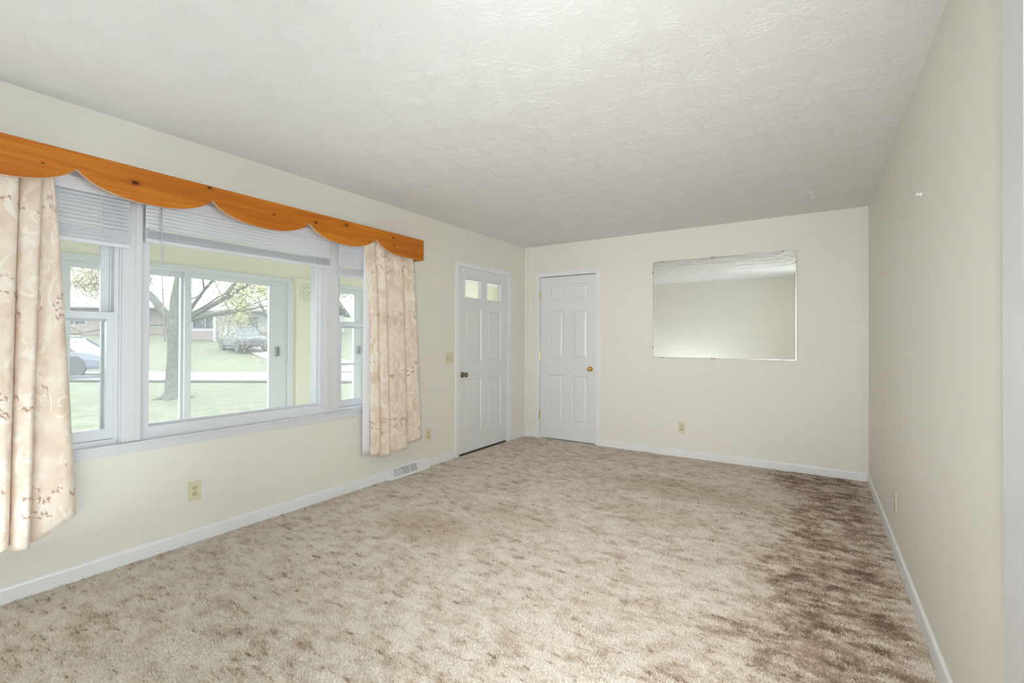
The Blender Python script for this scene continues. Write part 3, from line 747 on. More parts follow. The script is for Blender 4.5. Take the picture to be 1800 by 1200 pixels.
MB(LFT).box(3.86, 4.745, -0.044, -0.006, 0.010, 0.022).build('door_sweep', M_rubber, d1)
casing('trim_5', LFT, 3.778, 4.842, 2.090, 0.062)
# contact sensor on the head of the entry door
sn = MB(LFT); sn.box(3.862, 3.905, wf, wf + 0.022, 1.955, 2.022)
sno = sn.build('door_sensor', M_trim, None, bevel=0.003); tag(sno, 'small white alarm contact box at top corner of the entry door', 'sensor')

# ---- six-panel door in the back wall
d2 = struct(empty('door_2', (0.61, L, 0)))
s0, s1, zt2 = 0.232, 0.989, 2.034
ca_, cb_ = (0.350, 0.560), (0.672, 0.886)
pans = []
for c_ in (ca_, cb_):
    for z0, z1 in ((1.728, 1.938), (1.012, 1.614), (0.222, 0.812)): pans.append((c_[0], c_[1], z0, z1))
leaf = MB(BCK).holes(s0, s1, 0.016, zt2, wf - 0.035, wf, pans).build('door_leaf', M_door, d2)
for q in pans: ringpanel(MB(BCK), *q, wf, PP).build('door_panel', M_door, leaf)
kb = MB(BCK); knob(kb, (0.922, 0.900), wf, 0.95); kb.build('door_knob', M_brass, d2, smooth=True)['label'] = 'polished brass door knob'
bp = MB(BCK); bp.lathe((0.764, wf, 0.868), (0, 1, 0), [(0, 0), (0.030, 0), (0.030, 0.003), (0.026, 0.006), (0.018, 0.0065), (0.015, 0.004), (0, 0.004)], 20); bp.build('bore_cover', M_door, d2, smooth=True)
for z in (1.806, 1.044, 0.298):
    hb = MB(BCK); hinge(hb, 0.227, z, 0.002); hb.build('hinge', M_brass, d2)['label'] = 'brass hinge'
MB(BCK).box(0.993, 0.999, -0.02, 0.0, 0.872, 0.930).build('strike_plate', M_bronze, d2)
jm = MB(BCK); jm.box(0.205, 0.226, -WT, 0, 0, 2.055); jm.box(0.999, 1.015, -WT, 0, 0, 2.055); jm.box(0.226, 0.999, -WT, 0, 2.042, 2.055)
jm.box(0.226, 0.238, -WT, -0.044, 0, 2.042); jm.box(0.996, 0.999, -WT, -0.044, 0, 2.042); jm.build('jamb', M_trim, d2, bevel=0.001)
MB(BCK).box(0.226, 0.999, -0.10, -0.050, 0.0, 2.042).build('closet_shade', M_gap, d2)  # dark slab put in as the closet's shade behind the door gap
casing('trim_6', BCK, 0.164, 1.051, 2.100, 0.056)

# ================================================================== MIRROR
MX0, MX1, MZ0, MZ1 = 1.670, 3.022, 1.060, 2.103
mr = empty('wall_mirror', ((MX0 + MX1) / 2, L, MZ0)); tag(mr, 'large frameless rectangular mirror clipped to the cream back wall', 'mirror')
TILT = math.radians(0.42)
mr.rotation_euler = (TILT, 0, 0)
g_ = MB(BCK).box(MX0, MX1, 0.004, 0.009, MZ0, MZ1).build('mirror_glass', M_mirror, mr)
ed = MB(BCK); e = 0.0045
for q in ((MX0 - 0.001, MX0 + e, MZ0, MZ1), (MX1 - e, MX1 + 0.001, MZ0, MZ1), (MX0, MX1, MZ0 - 0.001, MZ0 + e), (MX0, MX1, MZ1 - e, MZ1 + 0.001)):
    ed.box(q[0], q[1], 0.002, 0.0105, q[2], q[3])
ed = ed.build('edge_strip', M_steel, mr, bevel=0.001)
clips = [(MX0 + 0.10, MZ1), (2.285, MZ1), (MX1 - 0.11, MZ1), (MX0 + 0.10, MZ0), (2.285, MZ0), (MX1 - 0.11, MZ0), (MX0, MZ0 + 0.11), (MX0, MZ1 - 0.11), (MX1, MZ0 + 0.11), (MX1, MZ1 - 0.11)]
for i, (x, z) in enumerate(clips):
    c = MB(BCK)
    if abs(x - 2.285) < 0.01:
        sg = 1 if z > 1.6 else -1
        pts = [(x - 0.016, z - sg * 0.012), (x - 0.012, z + sg * 0.002), (x, z + sg * 0.006), (x + 0.012, z + sg * 0.002), (x + 0.016, z - sg * 0.012)]
        c.tube([(p[0], 0.0125, p[1]) for p in pts], 0.0024, 6)
    else: c.lathe((x, 0.0, z), (0, 1, 0), [(0, 0), (0.007, 0.0), (0.007, 0.011), (0.004, 0.014), (0, 0.014)], 10)
    c.build('mirror_clip', M_bronze, mr, smooth=False)

# ================================================================== OUTLETS AND SWITCH
def outlet(f, u, z, label, loc, mt=M_ivory):
    r = empty('power_outlet', loc); tag(r, label, 'outlet', 'ivory wall outlets')
    p = MB(f); p.box(u - 0.036, u + 0.036, 0, 0.005, z - 0.059, z + 0.059); p.build('cover_plate', mt, r, bevel=0.002)
    for dz in (-0.0195, 0.0195):
        s = MB(f); pts = []
        for i in range(16):
            an = 2 * PI * i / 16; pts.append((u + 0.0165 * math.cos(an), z + dz + max(-0.0135, min(0.0135, 0.0165 * math.sin(an)))))
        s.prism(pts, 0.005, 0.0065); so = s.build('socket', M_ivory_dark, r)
        q = MB(f); q.box(u - 0.0085, u - 0.0055, 0.0060, 0.0068, z + dz - 0.007, z + dz + 0.002); q.box(u + 0.0055, u + 0.0085, 0.0060, 0.0068, z + dz - 0.007, z + dz + 0.002)
        q.lathe((u, 0.006, z + dz + 0.0075), (0, 1, 0), [(0, 0), (0.0028, 0), (0.0028, 0.0009), (0, 0.0009)], 8); q.build('slot', M_slot, so)
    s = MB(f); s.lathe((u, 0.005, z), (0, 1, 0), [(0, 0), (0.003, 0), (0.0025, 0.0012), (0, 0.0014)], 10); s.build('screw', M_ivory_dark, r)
    return r
outlet(LFT, 1.332, 0.316, 'ivory duplex outlet on left wall below the big centre window', (0, 1.332, 0.257))
outlet(LFT, 3.380, 0.315, 'ivory duplex outlet on left wall beside the hem of the right curtain', (0, 3.380, 0.256))
outlet(BCK, 1.975, 0.312, 'ivory duplex outlet on back wall below the mirror', (1.975, L, 0.253))
outlet(RGT, 3.515, 0.312, 'ivory duplex outlet low on the right wall', (W, 3.515, 0.253))
sw = empty('light_switch', (0, 3.688, 1.0)); tag(sw, 'ivory double light switch plate on wall beside the entry door', 'switch')
p = MB(LFT); p.box(3.630, 3.746, 0, 0.005, 1.002, 1.119); p.build('cover_plate', M_ivory, sw, bevel=0.002)
for u in (3.665, 3.711):
    s = MB(LFT); s.box(u - 0.006, u + 0.006, 0.005, 0.0056, 1.047, 1.073); sl = s.build('toggle_slot', M_slot, sw)
    s = MB(LFT); s.extr([(0.005, 1.054), (0.018, 1.066), (0.018, 1.073), (0.005, 1.067)], u - 0.0045, u + 0.0045); s.build('toggle', M_ivory, sw)
    for z in (1.033, 1.087): s = MB(LFT); s.lathe((u, 0.005, z), (0, 1, 0), [(0, 0), (0.003, 0), (0.002, 0.0014), (0, 0.0014)], 8); s.build('screw', M_slot, sw)

# ================================================================== BASEBOARD REGISTER
rg = empty('floor_register', (0.03, 3.10, 0)); tag(rg, 'white metal baseboard heat register with dark louvre slots below the right curtain', 'vent')
ra, rb = 2.853, 3.347
def rw(z): return 0.060 - (z - 0.012) * 0.40            # sloped front face
body = MB(LFT); body.extr([(0, 0.002), (0.062, 0.002), (0.062, 0.010), (rw(0.098), 0.098), (rw(0.098) - 0.006, 0.106), (0, 0.106)], ra, rb); body.build('register_body', M_trim, rg, bevel=0.003)
def slot(mb, u0, u1, z, th=0.0045):
    mb.add([(u0, rw(z) + 0.0004, z), (u1, rw(z) + 0.0004, z), (u1, rw(z + th) + 0.0004, z + th), (u0, rw(z + th) + 0.0004, z + th),
            (u0, rw(z) + 0.0014, z), (u1, rw(z) + 0.0014, z), (u1, rw(z + th) + 0.0014, z + th), (u0, rw(z + th) + 0.0014, z + th)],
           [(0, 1, 2, 3), (4, 5, 6, 7), (0, 1, 5, 4), (1, 2, 6, 5), (2, 3, 7, 6), (3, 0, 4, 7)])
for k_ in range(5):
    z = 0.030 + k_ * 0.0125
    for u0, u1 in ((3.000, 3.090), (3.100, 3.185)):
        s = MB(LFT); slot(s, u0 - 0.004 * (4 - k_) * 0, u1, z); s.build('louvre_slot', M_slot, rg)
for k_ in range(5):                       # fanned slots at the left end
    u = 2.905 + k_ * 0.017; s = MB(LFT); du = 0.004 + 0.010 * k_
    z0, z1 = 0.026, 0.088
    s.add([(u, rw(z0) + 0.001, z0), (u + 0.005, rw(z0) + 0.001, z0), (u + 0.005 + du * 0.55, rw(z1) + 0.001, z1), (u + du * 0.55, rw(z1) + 0.001, z1),
           (u, rw(z0), z0), (u + 0.005, rw(z0), z0), (u + 0.005 + du * 0.55, rw(z1), z1), (u + du * 0.55, rw(z1), z1)],
          [(0, 1, 2, 3), (4, 5, 6, 7), (0, 1, 5, 4), (1, 2, 6, 5), (2, 3, 7, 6), (3, 0, 4, 7)])
    s.build('louvre_slot', M_slot if k_ in (2, 3) else M_gap, rg)
for k_ in range(6):                       # closed blades at the right end
    u = 3.205 + k_ * 0.016; s = MB(LFT)
    s.add([(u, rw(0.03) + 0.0015, 0.03), (u + 0.004, rw(0.03) + 0.0015, 0.03), (u + 0.004 - 0.01, rw(0.085) + 0.0015, 0.085), (u - 0.01, rw(0.085) + 0.0015, 0.085)], [(0, 1, 2, 3)])
    s.build('louvre_blade', M_blind, rg)
s = MB(LFT); s.box(3.225, 3.245, rw(0.09), rw(0.09) + 0.010, 0.088, 0.094); s.build('damper_lever', M_blind, rg)
for u in (2.872, 3.328): s = MB(LFT); s.lathe((u, rw(0.05), 0.05), (0, 1, 0.4), [(0, 0), (0.005, 0), (0.003, 0.002), (0, 0.002)], 8); s.build('screw', M_steel, rg)

# ================================================================== HOOKS
hk = MB(); hx, hy = 3.147, 4.438
hk.lathe((hx, hy, H), (0, 0, -1), [(0, 0), (0.014, 0), (0.013, 0.004), (0.005, 0.006), (0.004, 0.012), (0, 0.012)], 12)
hk.tube([(hx, hy, H - 0.010), (hx + 0.004, hy, H - 0.020), (hx + 0.020, hy, H - 0.026), (hx + 0.026, hy, H - 0.040), (hx + 0.014, hy, H - 0.052), (hx - 0.006, hy, H - 0.050), (hx - 0.014, hy, H - 0.040)], 0.0035, 8)
tag(hk.build('ceiling_hook', M_trim, smooth=True), 'small white swag hook screwed into the ceiling near the back', 'hook')
hk = MB(RGT); hy, hz = 2.700, 1.890
hk.lathe((hy, 0, hz), (0, 1, 0), [(0, 0), (0.010, 0), (0.008, 0.004), (0.003, 0.006), (0.003, 0.018), (0, 0.018)], 10)
hk.tube([(hy, 0.016, hz), (hy - 0.012, 0.020, hz - 0.004), (hy - 0.022, 0.016, hz + 0.002)], 0.003, 6)
tag(hk.build('wall_hook', M_trim, smooth=True), 'tiny white plastic hook high on the right wall', 'hook')

# ================================================================== PORCH
struct(MB().box(PX - 0.12, -WT, -0.6, 7.1, -0.30, -0.12).build('floor_porch', M_conc))
pc = MB(); pc.box(PX - 0.45, -WT, -0.6, 7.1, 2.20, 2.26); struct(pc.build('ceiling_porch', M_trim))
SA = (0.955, 3.012, -0.12, 1.915); SB = (3.335, 4.03, -0.12, 1.915); SC = (4.35, 6.85, -0.12, 1.915); SD = (-0.55, 0.90, -0.12, 1.915)  # SC and SD enlarged out of view so more daylight fills the porch
struct(MB(POR).holes(-0.6, 7.1, -0.5, 2.20, -0.12, 0, [SA, SB, SC, SD]).build('wall_porch_outer', M_porch))
struct(MB().holes(PX - 0.12, -WT, -0.5, 2.20, 7.0, 7.1, []).build('wall_porch_end', M_porch)) if False else None
e_ = MB(lambda u, w, z: (u, 7.0 + w, z)).holes(PX, -WT, -0.5, 2.20, 0, 0.1, [(-1.35, -0.45, 0.9, 2.1)]); struct(e_.build('wall_porch_end', M_porch))
e_ = MB(lambda u, w, z: (u, 7.0 + w, z)).holes(-1.35, -0.45, 0.9, 2.1, 0.02, 0.08, [(-1.28, -0.93, 0.97, 2.03), (-0.87, -0.52, 0.97, 2.03)])
r = struct(empty('window_4', (-0.9, 7.05, 0.9))); e_.build('window_frame', M_vinyl, r)
MB().box(-1.28, -0.52, 7.045, 7.05, 0.97, 2.03).build('pane', M_glass, r)
struct(MB().box(PX, -WT, -0.6, -0.55, -0.5, 2.20).build('wall_porch_near_end', M_porch))
def slider(name, q, panels, handles):
    r = struct(empty(name, (PX, (q[0] + q[1]) / 2, q[2])))
    a, b, z0, z1 = q
    MB(POR).holes(a, b, z0, z1, -0.11, 0.018, [(a + 0.055, b - 0.055, z0 + 0.04, z1 - 0.05)]).build('door_frame', M_vinyl, r, bevel=0.002)
    for i, (u0, u1, st0, st1, w0) in enumerate(panels):
        p = MB(POR).holes(u0, u1, z0 + 0.04, z1 - 0.05, w0, w0 + 0.035, [(u0 + st0, u1 - st1, z0 + 0.14, 1.812)]).build('sliding_panel', M_vinyl, r, bevel=0.002)
        MB(POR).box(u0 + st0, u1 - st1, w0 + 0.015, w0 + 0.02, z0 + 0.14, 1.812).build('pane', M_glass, p)
    for (u, w0) in handles:
        h = MB(POR); h.box(u - 0.022, u + 0.022, w0 + 0.035, w0 + 0.043, 1.055, 1.165); h.box(u - 0.004, u + 0.016, w0 + 0.043, w0 + 0.070, 1.065, 1.155); ho = h.build('door_handle', M_handle, r, bevel=0.004); MB(POR).box(u - 0.024, u - 0.006, w0 + 0.043, w0 + 0.052, 1.06, 1.16).build('latch_plate', mat('beige_latch', (0.50, 0.46, 0.40), 0.5), ho, bevel=0.002)
    return r
slider('door_3', SA, [(1.01, 2.016, 0.172, 0.070, -0.085), (1.965, 2.957, 0.055, 0.195, -0.042)], [(1.100, -0.085), (2.850, -0.042)])
slider('door_4', SB, [(3.390, 3.975, 0.05, 0.118, -0.042)], [(3.92, -0.042)])
slider('window_5', SC, [(4.405, 5.65, 0.06, 0.06, -0.085), (5.60, 6.795, 0.06, 0.06, -0.042)], [])
slider('window_6', SD, [(-0.495, 0.20, 0.06, 0.06, -0.085), (0.16, 0.845, 0.06, 0.06, -0.042)], [])
# thermometer post: pilaster with a small cap
o = MB(POR); o.box(3.045, 3.300, 0, 0.035, -0.12, 1.885); o.box(3.02, 3.325, 0, 0.055, 1.885, 1.925); o.box(3.03, 3.315, 0, 0.045, 1.86, 1.885); struct(o.build('trim_7', M_porch, bevel=0.004))
th = empty('dial_thermometer', (PX + 0.035, 3.180, 1.67)); tag(th, 'round cream dial thermometer with red needle on the porch wall', 'thermometer')
TY, TZ = 3.180, 1.765
c = MB(POR); c.lathe((TY, 0.035, TZ), (0, 1, 0), [(0, 0), (0.105, 0), (0.105, 0.018), (0.099, 0.026), (0.093, 0.022), (0, 0.022)], 40); c.build('dial_case', M_dial, th, smooth=False)
def tick(an, r0, r1, w_): 
    s = MB(POR); a = math.radians(an); cu, cz = math.cos(a), math.sin(a); pu, pz = -cz * w_, cu * w_
    pts = [(TY + cu * r0 - pu, TZ + cz * r0 - pz), (TY + cu * r1 - pu, TZ + cz * r1 - pz), (TY + cu * r1 + pu, TZ + cz * r1 + pz), (TY + cu * r0 + pu, TZ + cz * r0 + pz)]
    s.prism(pts, 0.057, 0.0585); return s
for k_ in range(12): tick(-60 + k_ * 27.3, 0.062, 0.078, 0.0055).build('dial_mark', M_dialmark, th)
s = tick(42, -0.045, 0.080, 0.0022); s.build('needle', M_red, th)
s = MB(POR); s.lathe((TY, 0.057, TZ), (0, 1, 0), [(0, 0), (0.007, 0), (0.005, 0.004), (0, 0.004)], 12); s.build('needle_hub', M_dialmark, th)

# ================================================================== OUTDOORS  (s to the right, d forward of the house-front view axis)
Fh = Vector((Fv.x, Fv.y, 0)).normalized(); Rh = Vector((Rv.x, Rv.y, 0)).normalized(); C0 = Vector((3.18, 0, 0))
def G(s, d, z=0.0): p = C0 + Fh * d + Rh * s; return (p.x, p.y, z)
def gz(d):                                  # ground profile: flat lawn, road, rising bank
    return GZ if d < 24.5 else GZ + (d - 24.5) * 0.108
def strip(d0, d1, s0, s1, nd, ns, dz=0.0, jit=0.0):
    vs = []; 
    for i in range(nd + 1):
        for j in range(ns + 1):
            d = d0 + (d1 - d0) * i / nd; s = s0 + (s1 - s0) * j / ns
            vs.append(G(s, d, gz(d) + dz + jit * noise.noise(Vector((s * 0.7, d * 0.7, 0)))))
    fs = [(i * (ns + 1) + j, i * (ns + 1) + j + 1, (i + 1) * (ns + 1) + j + 1, (i + 1) * (ns + 1) + j) for i in range(nd) for j in range(ns)]
    return MB().add(vs, fs)
# near lawn begins at the porch front
vs = []; n1 = 60
pts_near = []
o = MB(); o.add([(-1.9, -60, GZ), (-1.9, 19.4, GZ), G(-75, 19.0, GZ), (-60, -60, GZ)], [(0, 1, 2, 3)])
struct(o.build('lawn', M_lawn, recalc=False))
struct(strip(18.6, 19.5, -75, 70, 1, 60, 0.03).build('road_verge', M_curb, recalc=False))
struct(strip(19.35, 24.4, -75, 70, 2, 20, 0.0).build('road', M_road, recalc=False))
struct(strip(24.4, 75, -75, 70, 60, 60, 0.01, 0.05).build('lawn', M_lawn, recalc=False))
# concrete drive climbing to the house opposite
dv = MB(); eL = [(-8.8, 24.6), (-11.8, 26.3), (-14.5, 28.0), (-18.0, 32.0), (-20.6, 37.0)]; eR = [(-3.0, 24.6), (-6.5, 26.3), (-9.6, 28.0), (-13.4, 32.0), (-15.8, 37.0)]
dv.add([G(a_, d_, gz(d_) + 0.05) for a_, d_ in eL] + [G(a_, d_, gz(d_) + 0.05) for a_, d_ in eR], [(i, i + 1, i + 6, i + 5) for i in range(4)])
struct(dv.build('driveway', M_road, recalc=False))

# ---- tree by the road
def tree(name, base, label, height, trunk_r, seed, limbs, leaf_n, leaf_mats, spread, leaf_size, group=None):
    random.seed(seed); r = empty(name, base); tag(r, label, 'tree', group); B = Vector(base)
    tr = MB(); tips = []
    def grow(p, d, length, rad, depth):
        n_ = 5; pts = [p]; rr = [rad]; q = p.copy(); dd = d.normalized()
        for i in range(n_):
            dd = (dd + Vector((random.uniform(-1, 1), random.uniform(-1, 1), random.uniform(-0.7, 0.8))) * 0.17).normalized()
            q = q + dd * (length / n_); pts.append(q.copy()); rr.append(rad * (1 - 0.62 * (i + 1) / n_))
            if depth >= 1: tips.append((q.copy(), depth))
        tr.tube(pts, rr, 7 if depth < 2 else 4, caps=False)
        if depth < 4 and rad > 0.005:
            for k_ in range(3 if depth < 2 else 3):
                i = random.randint(2, n_); nd = (dd * 0.8 + Vector((random.uniform(-1, 1), random.uniform(-1, 1), random.uniform(-0.65, 0.75))) * 0.95).normalized()
                grow(pts[i].copy(), nd, length * random.uniform(0.5, 0.75), rr[i] * 0.62, depth + 1)
    # flared trunk
    fork = B + Vector((0, 0, height)) + Rh * 0.02
    tp = []; tr_ = []
    for i in range(9):
        t_ = i / 8; tp.append(B + Vector((0.02 * math.sin(i), 0.02 * math.cos(i * 1.3), -0.15 + (height + 0.15) * t_)) + Rh * (0.03 * t_)); tr_.append(trunk_r * (1.0 + 1.0 * math.exp(-t_ * 11)) * (1 - 0.08 * t_) * (1.0 + 0.25 * max(0, t_ - 0.7)))
    tr.tube(tp, tr_, 16)
    for k_ in range(6):                    # buttress roots
        a_ = k_ * PI / 3 + 0.3; tr.tube([B + Vector((math.cos(a_) * 0.10, math.sin(a_) * 0.10, 0.16)), B + Vector((math.cos(a_) * 0.32, math.sin(a_) * 0.32, 0.03)), B + Vector((math.cos(a_) * 0.55, math.sin(a_) * 0.55, -0.02))], [0.11, 0.06, 0.02], 6)
    top = tp[-1]
    for (ls, ld, lz, ln, lr) in limbs:
        grow(top - Vector((0, 0, 0.15)), Rh * ls + Fh * ld + Vector((0, 0, lz)), ln, lr, 0)
    tr.build('trunk', M_bark, r, smooth=True, recalc=False)
    for mi, lm in enumerate(leaf_mats):
        lv = []; lf = []
        for i in range(leaf_n // len(leaf_mats)):
            q, dp = random.choice(tips); q = q + Vector((random.gauss(0, spread), random.gauss(0, spread), random.gauss(0, spread * 0.8)))
            a1 = Vector((random.gauss(0, 1), random.gauss(0, 1), random.gauss(0, 1))).normalized(); a2 = a1.orthogonal().normalized(); s_ = leaf_size * random.uniform(0.6, 1.3)
            o_ = len(lv); lv += [tuple(q - a1 * s_), tuple(q + a2 * s_ * 0.5 + a1 * s_ * 0.1), tuple(q + a1 * s_), tuple(q - a2 * s_ * 0.5)]; lf.append((o_, o_ + 1, o_ + 2, o_ + 3))
        lo = MB().add(lv, lf).build('foliage' , lm, r, recalc=False); lo['kind'] = 'stuff'
    return r
tree('shade_tree', G(-9.85, 13.6, GZ), 'large shade tree with thick grey trunk on the near lawn', 2.30, 0.20, 17,
     [(-1.0, 0.1, 0.70, 3.2, 0.13), (0.15, 0.0, 1.0, 3.4, 0.16), (1.0, -0.1, 0.50, 4.2, 0.085), (1.0, 0.3, 0.22, 3.8, 0.035), (-1.0, -0.3, 0.05, 2.6, 0.035), (0.8, -0.3, 0.85, 3.6, 0.06), (0.1, 1.0, 0.5, 3.5, 0.08), (0.9, -0.5, 0.33, 3.4, 0.035)],
     52000, [M_leaf, M_leaf2], 0.28, 0.030)
tree('street_tree', G(-17.5, 34.5, gz(34.5)), 'smaller leafy tree behind the dark parked car', 1.6, 0.16, 5,
     [(-1, 0, 0.9, 3.0, 0.12), (1, 0, 0.8, 3.2, 0.12), (0, -0.7, 1, 3.0, 0.12), (0.2, 0.6, 1.2, 3.2, 0.1)], 5000, [M_leaf], 0.3, 0.11)
tree('street_tree', G(-33.0, 40, gz(40)), 'bare spreading tree in front of the brick bungalow at left', 2.0, 0.2, 6,
     [(-1, 0, 0.9, 3.6, 0.14), (1, 0, 0.8, 3.8, 0.14), (0, -0.7, 1, 3.4, 0.12), (0.2, 0.6, 1.2, 3.2, 0.1)], 3500, [M_leaf2], 0.3, 0.10)
tree('street_tree', G(-22.5, 54, gz(54)), 'leafy tree between the opposite houses', 2.0, 0.2, 9,
     [(-1, 0, 0.9, 3.8, 0.14), (1, 0, 0.8, 4.2, 0.14), (0, -0.7, 1, 3.8, 0.12), (0.2, 0.6, 1.2, 3.2, 0.1)], 4000, [M_leaf2], 0.35, 0.12)

# ---- houses opposite
def frame_at(s, d, z, ang):
    b = Vector(G(s, d, z)); ax = (Rh * math.cos(ang) + Fh * math.sin(ang)); ay = (-Rh * math.sin(ang) + Fh * math.cos(ang))
    return (lambda u, w, zz: tuple(b + ax * u + ay * w + Vector((0, 0, zz)))), b
def house(name, s, d, ang, length, depth, hw, roof_h, label, wall_m, wins, gable_front=False, low_brick=None, posts=()):
    f, b = frame_at(s, d, gz(d), ang); r = empty(name, tuple(b)); tag(r, label, 'house')
    MB(f).holes(0, length, -0.6, hw, 0, 0.2, [w_ for w_ in wins]).build('front_wall', wall_m, r)
    MB(f).box(0.0, 0.2, 0.2, depth, -0.6, hw).build('side_wall', wall_m, r); MB(f).box(length - 0.2, length, 0.2, depth, -0.6, hw).build('side_wall', wall_m, r)
    MB(f).box(0.2, length - 0.2, depth - 0.2, depth, -0.6, hw).build('back_wall', wall_m, r)
    for w_ in wins:
        wf_ = MB(f).holes(w_[0], w_[1], w_[2], w_[3], 0.02, 0.12, [(w_[0] + 0.08, (w_[0] + w_[1]) / 2 - 0.04, w_[2] + 0.08, w_[3] - 0.08), ((w_[0] + w_[1]) / 2 + 0.04, w_[1] - 0.08, w_[2] + 0.08, w_[3] - 0.08)]).build('window', M_siding, r)
        MB(f).box(w_[0], w_[1], 0.14, 0.17, w_[2], w_[3]).build('pane', M_dkglass, wf_)
    e = 0.5
    rf = MB(f)
    if gable_front:
        c_ = length / 2
        for q in ((-e, hw - 0.1, c_, hw + roof_h), (length + e, hw - 0.1, c_, hw + roof_h)):
            rf.add([(q[0], -e, q[1]), (q[2], -e, q[3]), (q[2], depth + e, q[3]), (q[0], depth + e, q[1]), (q[0], -e, q[1] + 0.15), (q[2], -e, q[3] + 0.15), (q[2], depth + e, q[3] + 0.15), (q[0], depth + e, q[1] + 0.15)],
                   [(0, 1, 2, 3), (4, 5, 6, 7), (0, 1, 5, 4), (1, 2, 6, 5), (2, 3, 7, 6), (3, 0, 4, 7)])
        MB(f).prism([(0, hw), (length, hw), (c_, hw + roof_h)], 0, 0.2).build('gable', wall_m, r)
    else:
        c_ = depth / 2
        for q in ((-1.2, c_), (depth + e, c_)):
            rf.add([(-e, q[0], hw - 0.1), (length + e, q[0], hw - 0.1), (length + e, q[1], hw + roof_h), (-e, q[1], hw + roof_h), (-e, q[0], hw + 0.05), (length + e, q[0], hw + 0.05), (length + e, q[1], hw + roof_h + 0.15), (-e, q[1], hw + roof_h + 0.15)],
                   [(0, 1, 2, 3), (4, 5, 6, 7), (0, 1, 5, 4), (1, 2, 6, 5), (2, 3, 7, 6), (3, 0, 4, 7)])
    rf.build('roof', M_roof, r)
    if low_brick: MB(f).box(low_brick[0], low_brick[1], -0.12, 0.0, -0.6, low_brick[2]).build('brick_apron', M_brick, r)
    for u in posts: MB(f).box(u, u + 0.22, -1.1, -0.9, -0.6, hw - 0.1).build('post', M_siding, r)
    return r
house('ranch_house', -28.5, 40, 0.05, 11.5, 8, 2.5, 1.5, 'long ranch house with brick apron and white posts behind the shade tree', M_siding, [(1.0, 3.2, 0.9, 2.1), (4.6, 6.6, 0.95, 2.05)], low_brick=(0, 7.6, 0.75), posts=(3.4, 7.9, 11.2))
house('brick_house', -44.0, 44, 0.10, 11, 8, 2.6, 1.6, 'low pink brick bungalow far away at the left behind the silver car', M_brick, [(1.5, 3.5, 0.9, 2.1), (6.5, 8.5, 0.9, 2.1)])
house('gabled_house', -16.0, 52, 0.0, 7.5, 8, 2.7, 1.9, 'white gabled house seen through the right window', M_siding, [(1.2, 2.3, 0.8, 2.0), (4.6, 5.6, 0.8, 2.0)], gable_front=True)

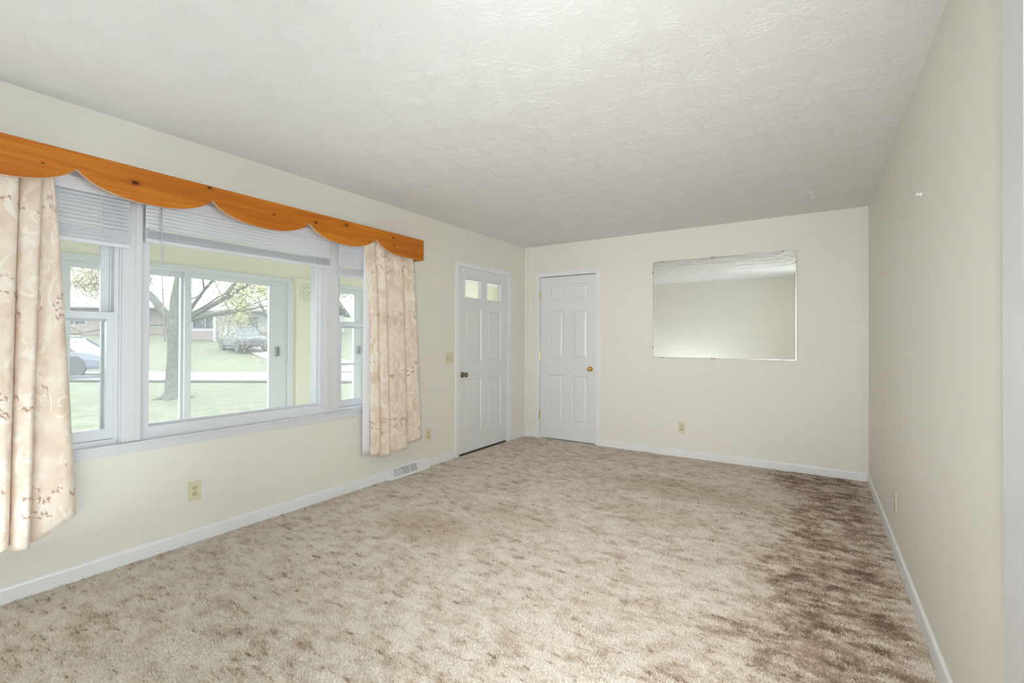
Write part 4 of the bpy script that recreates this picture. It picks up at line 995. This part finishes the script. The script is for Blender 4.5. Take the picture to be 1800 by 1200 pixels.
# ---- cars
def suv(name, s, d, ang, paint, label, zoff=0.0, sc=1.0):
    """nose towards +u; ang turns it from the right-hand axis"""
    f0, b = frame_at(s, d, gz(d) + zoff, ang); r = empty(name, tuple(b)); tag(r, label, 'car')
    f = lambda u, w, z: f0(u * sc, w * sc, z * sc)
    # stations along length: u, z_low, z_shoulder, half width low, half width shoulder
    st = [(-2.35, 0.45, 0.85, .78, .78), (-2.30, 0.32, 1.05, .86, .86), (-2.0, 0.26, 1.10, .92, .90), (-1.2, 0.24, 1.08, .93, .91), (0, 0.22, 1.04, .93, .91), (0.9, 0.24, 1.02, .93, .90), (1.35, 0.25, 1.02, .93, .86), (1.9, 0.28, 0.96, .90, .80), (2.2, 0.32, 0.86, .82, .74), (2.35, 0.42, 0.70, .70, .66)]
    vs = []; 
    for (u, zl_, zs_, wl, ws) in st:
        zm = (zl_ + zs_) / 2
        vs += [(u, -wl * .93, zl_), (u, -wl, zl_ + 0.12), (u, -wl, zm + .08), (u, -ws, zs_ - .05), (u, -ws * .93, zs_), (u, ws * .93, zs_), (u, ws, zs_ - .05), (u, wl, zm + .08), (u, wl, zl_ + 0.12), (u, wl * .93, zl_)]
    k_ = 10; fs = [(i * k_ + j, i * k_ + (j + 1) % k_, (i + 1) * k_ + (j + 1) % k_, (i + 1) * k_ + j) for i in range(len(st) - 1) for j in range(k_)]
    fs += [tuple(range(k_)), tuple(range((len(st) - 1) * k_, len(st) * k_))]
    MB(f).add(vs, fs).build('body', paint, r, smooth=False, bevel=0.02)
    gs = [(-2.22, 1.02, 1.10, .84, .80), (-1.95, 1.02, 1.58, .85, .70), (-1.5, 1.02, 1.66, .86, .70), (-0.4, 1.0, 1.70, .86, .70), (0.35, 1.0, 1.64, .86, .69), (1.30, 0.98, 1.03, .82, .74)]
    vs = []
    for (u, z0, z1, w0, w1) in gs: vs += [(u, -w0, z0), (u, -w1, z1 - .04), (u, w1, z1 - .04), (u, w0, z0)]
    fs = [(i * 4 + j, i * 4 + (j + 1) % 4, (i + 1) * 4 + (j + 1) % 4, (i + 1) * 4 + j) for i in range(5) for j in range(4)] + [(0, 1, 2, 3), (20, 21, 22, 23)]
    MB(f).add(vs, fs).build('cabin_glass', M_carglass, r)
    vs = []
    for (u, z0, z1, w0, w1) in gs[1:5]: vs += [(u, -w1 - .01, z1 - .045), (u, -w1 * .8, z1 + .02), (u, w1 * .8, z1 + .02), (u, w1 + .01, z1 - .045)]
    fs = [(i * 4 + j, i * 4 + (j + 1) % 4, (i + 1) * 4 + (j + 1) % 4, (i + 1) * 4 + j) for i in range(3) for j in range(4)] + [(0, 1, 2, 3), (12, 13, 14, 15)]
    MB(f).add(vs, fs).build('roof', paint, r, bevel=0.015)
    for sd in (-1, 1):                     # pillars
        for (u0, u1) in ((-1.62, -1.78), (-0.48, -0.50), (0.42, 1.28)):
            z1_ = 1.60 if u1 < 1 else 1.60
            pl = MB(f)
            if u1 > 1: pl.tube([(u0, sd * .70, 1.60), (u1, sd * .80, 1.02)], 0.035, 6)
            else: pl.tube([(u0, sd * .71, 1.62), (u1, sd * .87, 1.02)], 0.04, 6)
            pl.build('pillar', paint, r)
    for u in (-1.40, 1.40):
        for sd in (-1, 1):
            wh = MB(f); wh.lathe((u, sd * 0.72, 0.36), (0, sd, 0), [(0, 0), (0.33, 0.0), (0.36, 0.03), (0.36, 0.19), (0.33, 0.22), (0.24, 0.22), (0.23, 0.19), (0, 0.19)], 24)
            wo = wh.build('wheel', M_tyre, r)
            rm = MB(f)
            for k2 in range(10):
                a_ = 2 * PI * k2 / 10
                rm.add([(u + math.cos(a_ - .10) * .05, sd * .925, .36 + math.sin(a_ - .10) * .05), (u + math.cos(a_ - .09) * .235, sd * .935, .36 + math.sin(a_ - .09) * .235), (u + math.cos(a_ + .09) * .235, sd * .935, .36 + math.sin(a_ + .09) * .235), (u + math.cos(a_ + .10) * .05, sd * .925, .36 + math.sin(a_ + .10) * .05)], [(0, 1, 2, 3)])
            rm.lathe((u, sd * .915, .36), (0, sd, 0), [(0, 0), (.07, 0), (.06, .02), (0, .025)], 12); rm.lathe((u, sd * .91, .36), (0, sd, 0), [(.225, 0), (.245, 0), (.245, .025), (.225, .025)], 24)
            rm.build('rim', M_rim, wo)
            ar = MB(f); ar.lathe((u, sd * .90, .38), (0, sd, 0), [(.37, 0), (.45, 0), (.45, .045), (.37, .045)], 24); ar.build('wheel_arch', M_tyre, r)
    for sd in (-1, 1):
        MB(f).box(2.02, 2.24, sd * .48 - .16, sd * .48 + .20 * 1, .70, .84).build('headlight', M_lamp, r, bevel=0.02)
        MB(f).box(-2.37, -2.25, sd * .66 - .12, sd * .66 + .12, .82, 1.02).build('tail_light', M_tail, r, bevel=0.02)
        MB(f).box(0.72, 0.90, sd * .98 - .09, sd * .98 + .09, 1.04, 1.18).build('side_mirror', paint, r, bevel=0.03)
    MB(f).box(2.24, 2.37, -.42, .42, .52, .72).build('grille', M_tyre, r, bevel=0.02)
    MB(f).box(2.20, 2.40, -.70, .70, .34, .48).build('bumper', M_tyre, r, bevel=0.03)
    return r
suv('silver_car', -21.7, 22.5, 0.0, M_carpaint_silver, 'silver sport utility car driving along the road at the left', 0.0, 1.12)
suv('dark_car', -19.0, 33.0, -0.70, M_carpaint_dark, 'dark grey estate car parked nose down on the driveway opposite', 0.06)
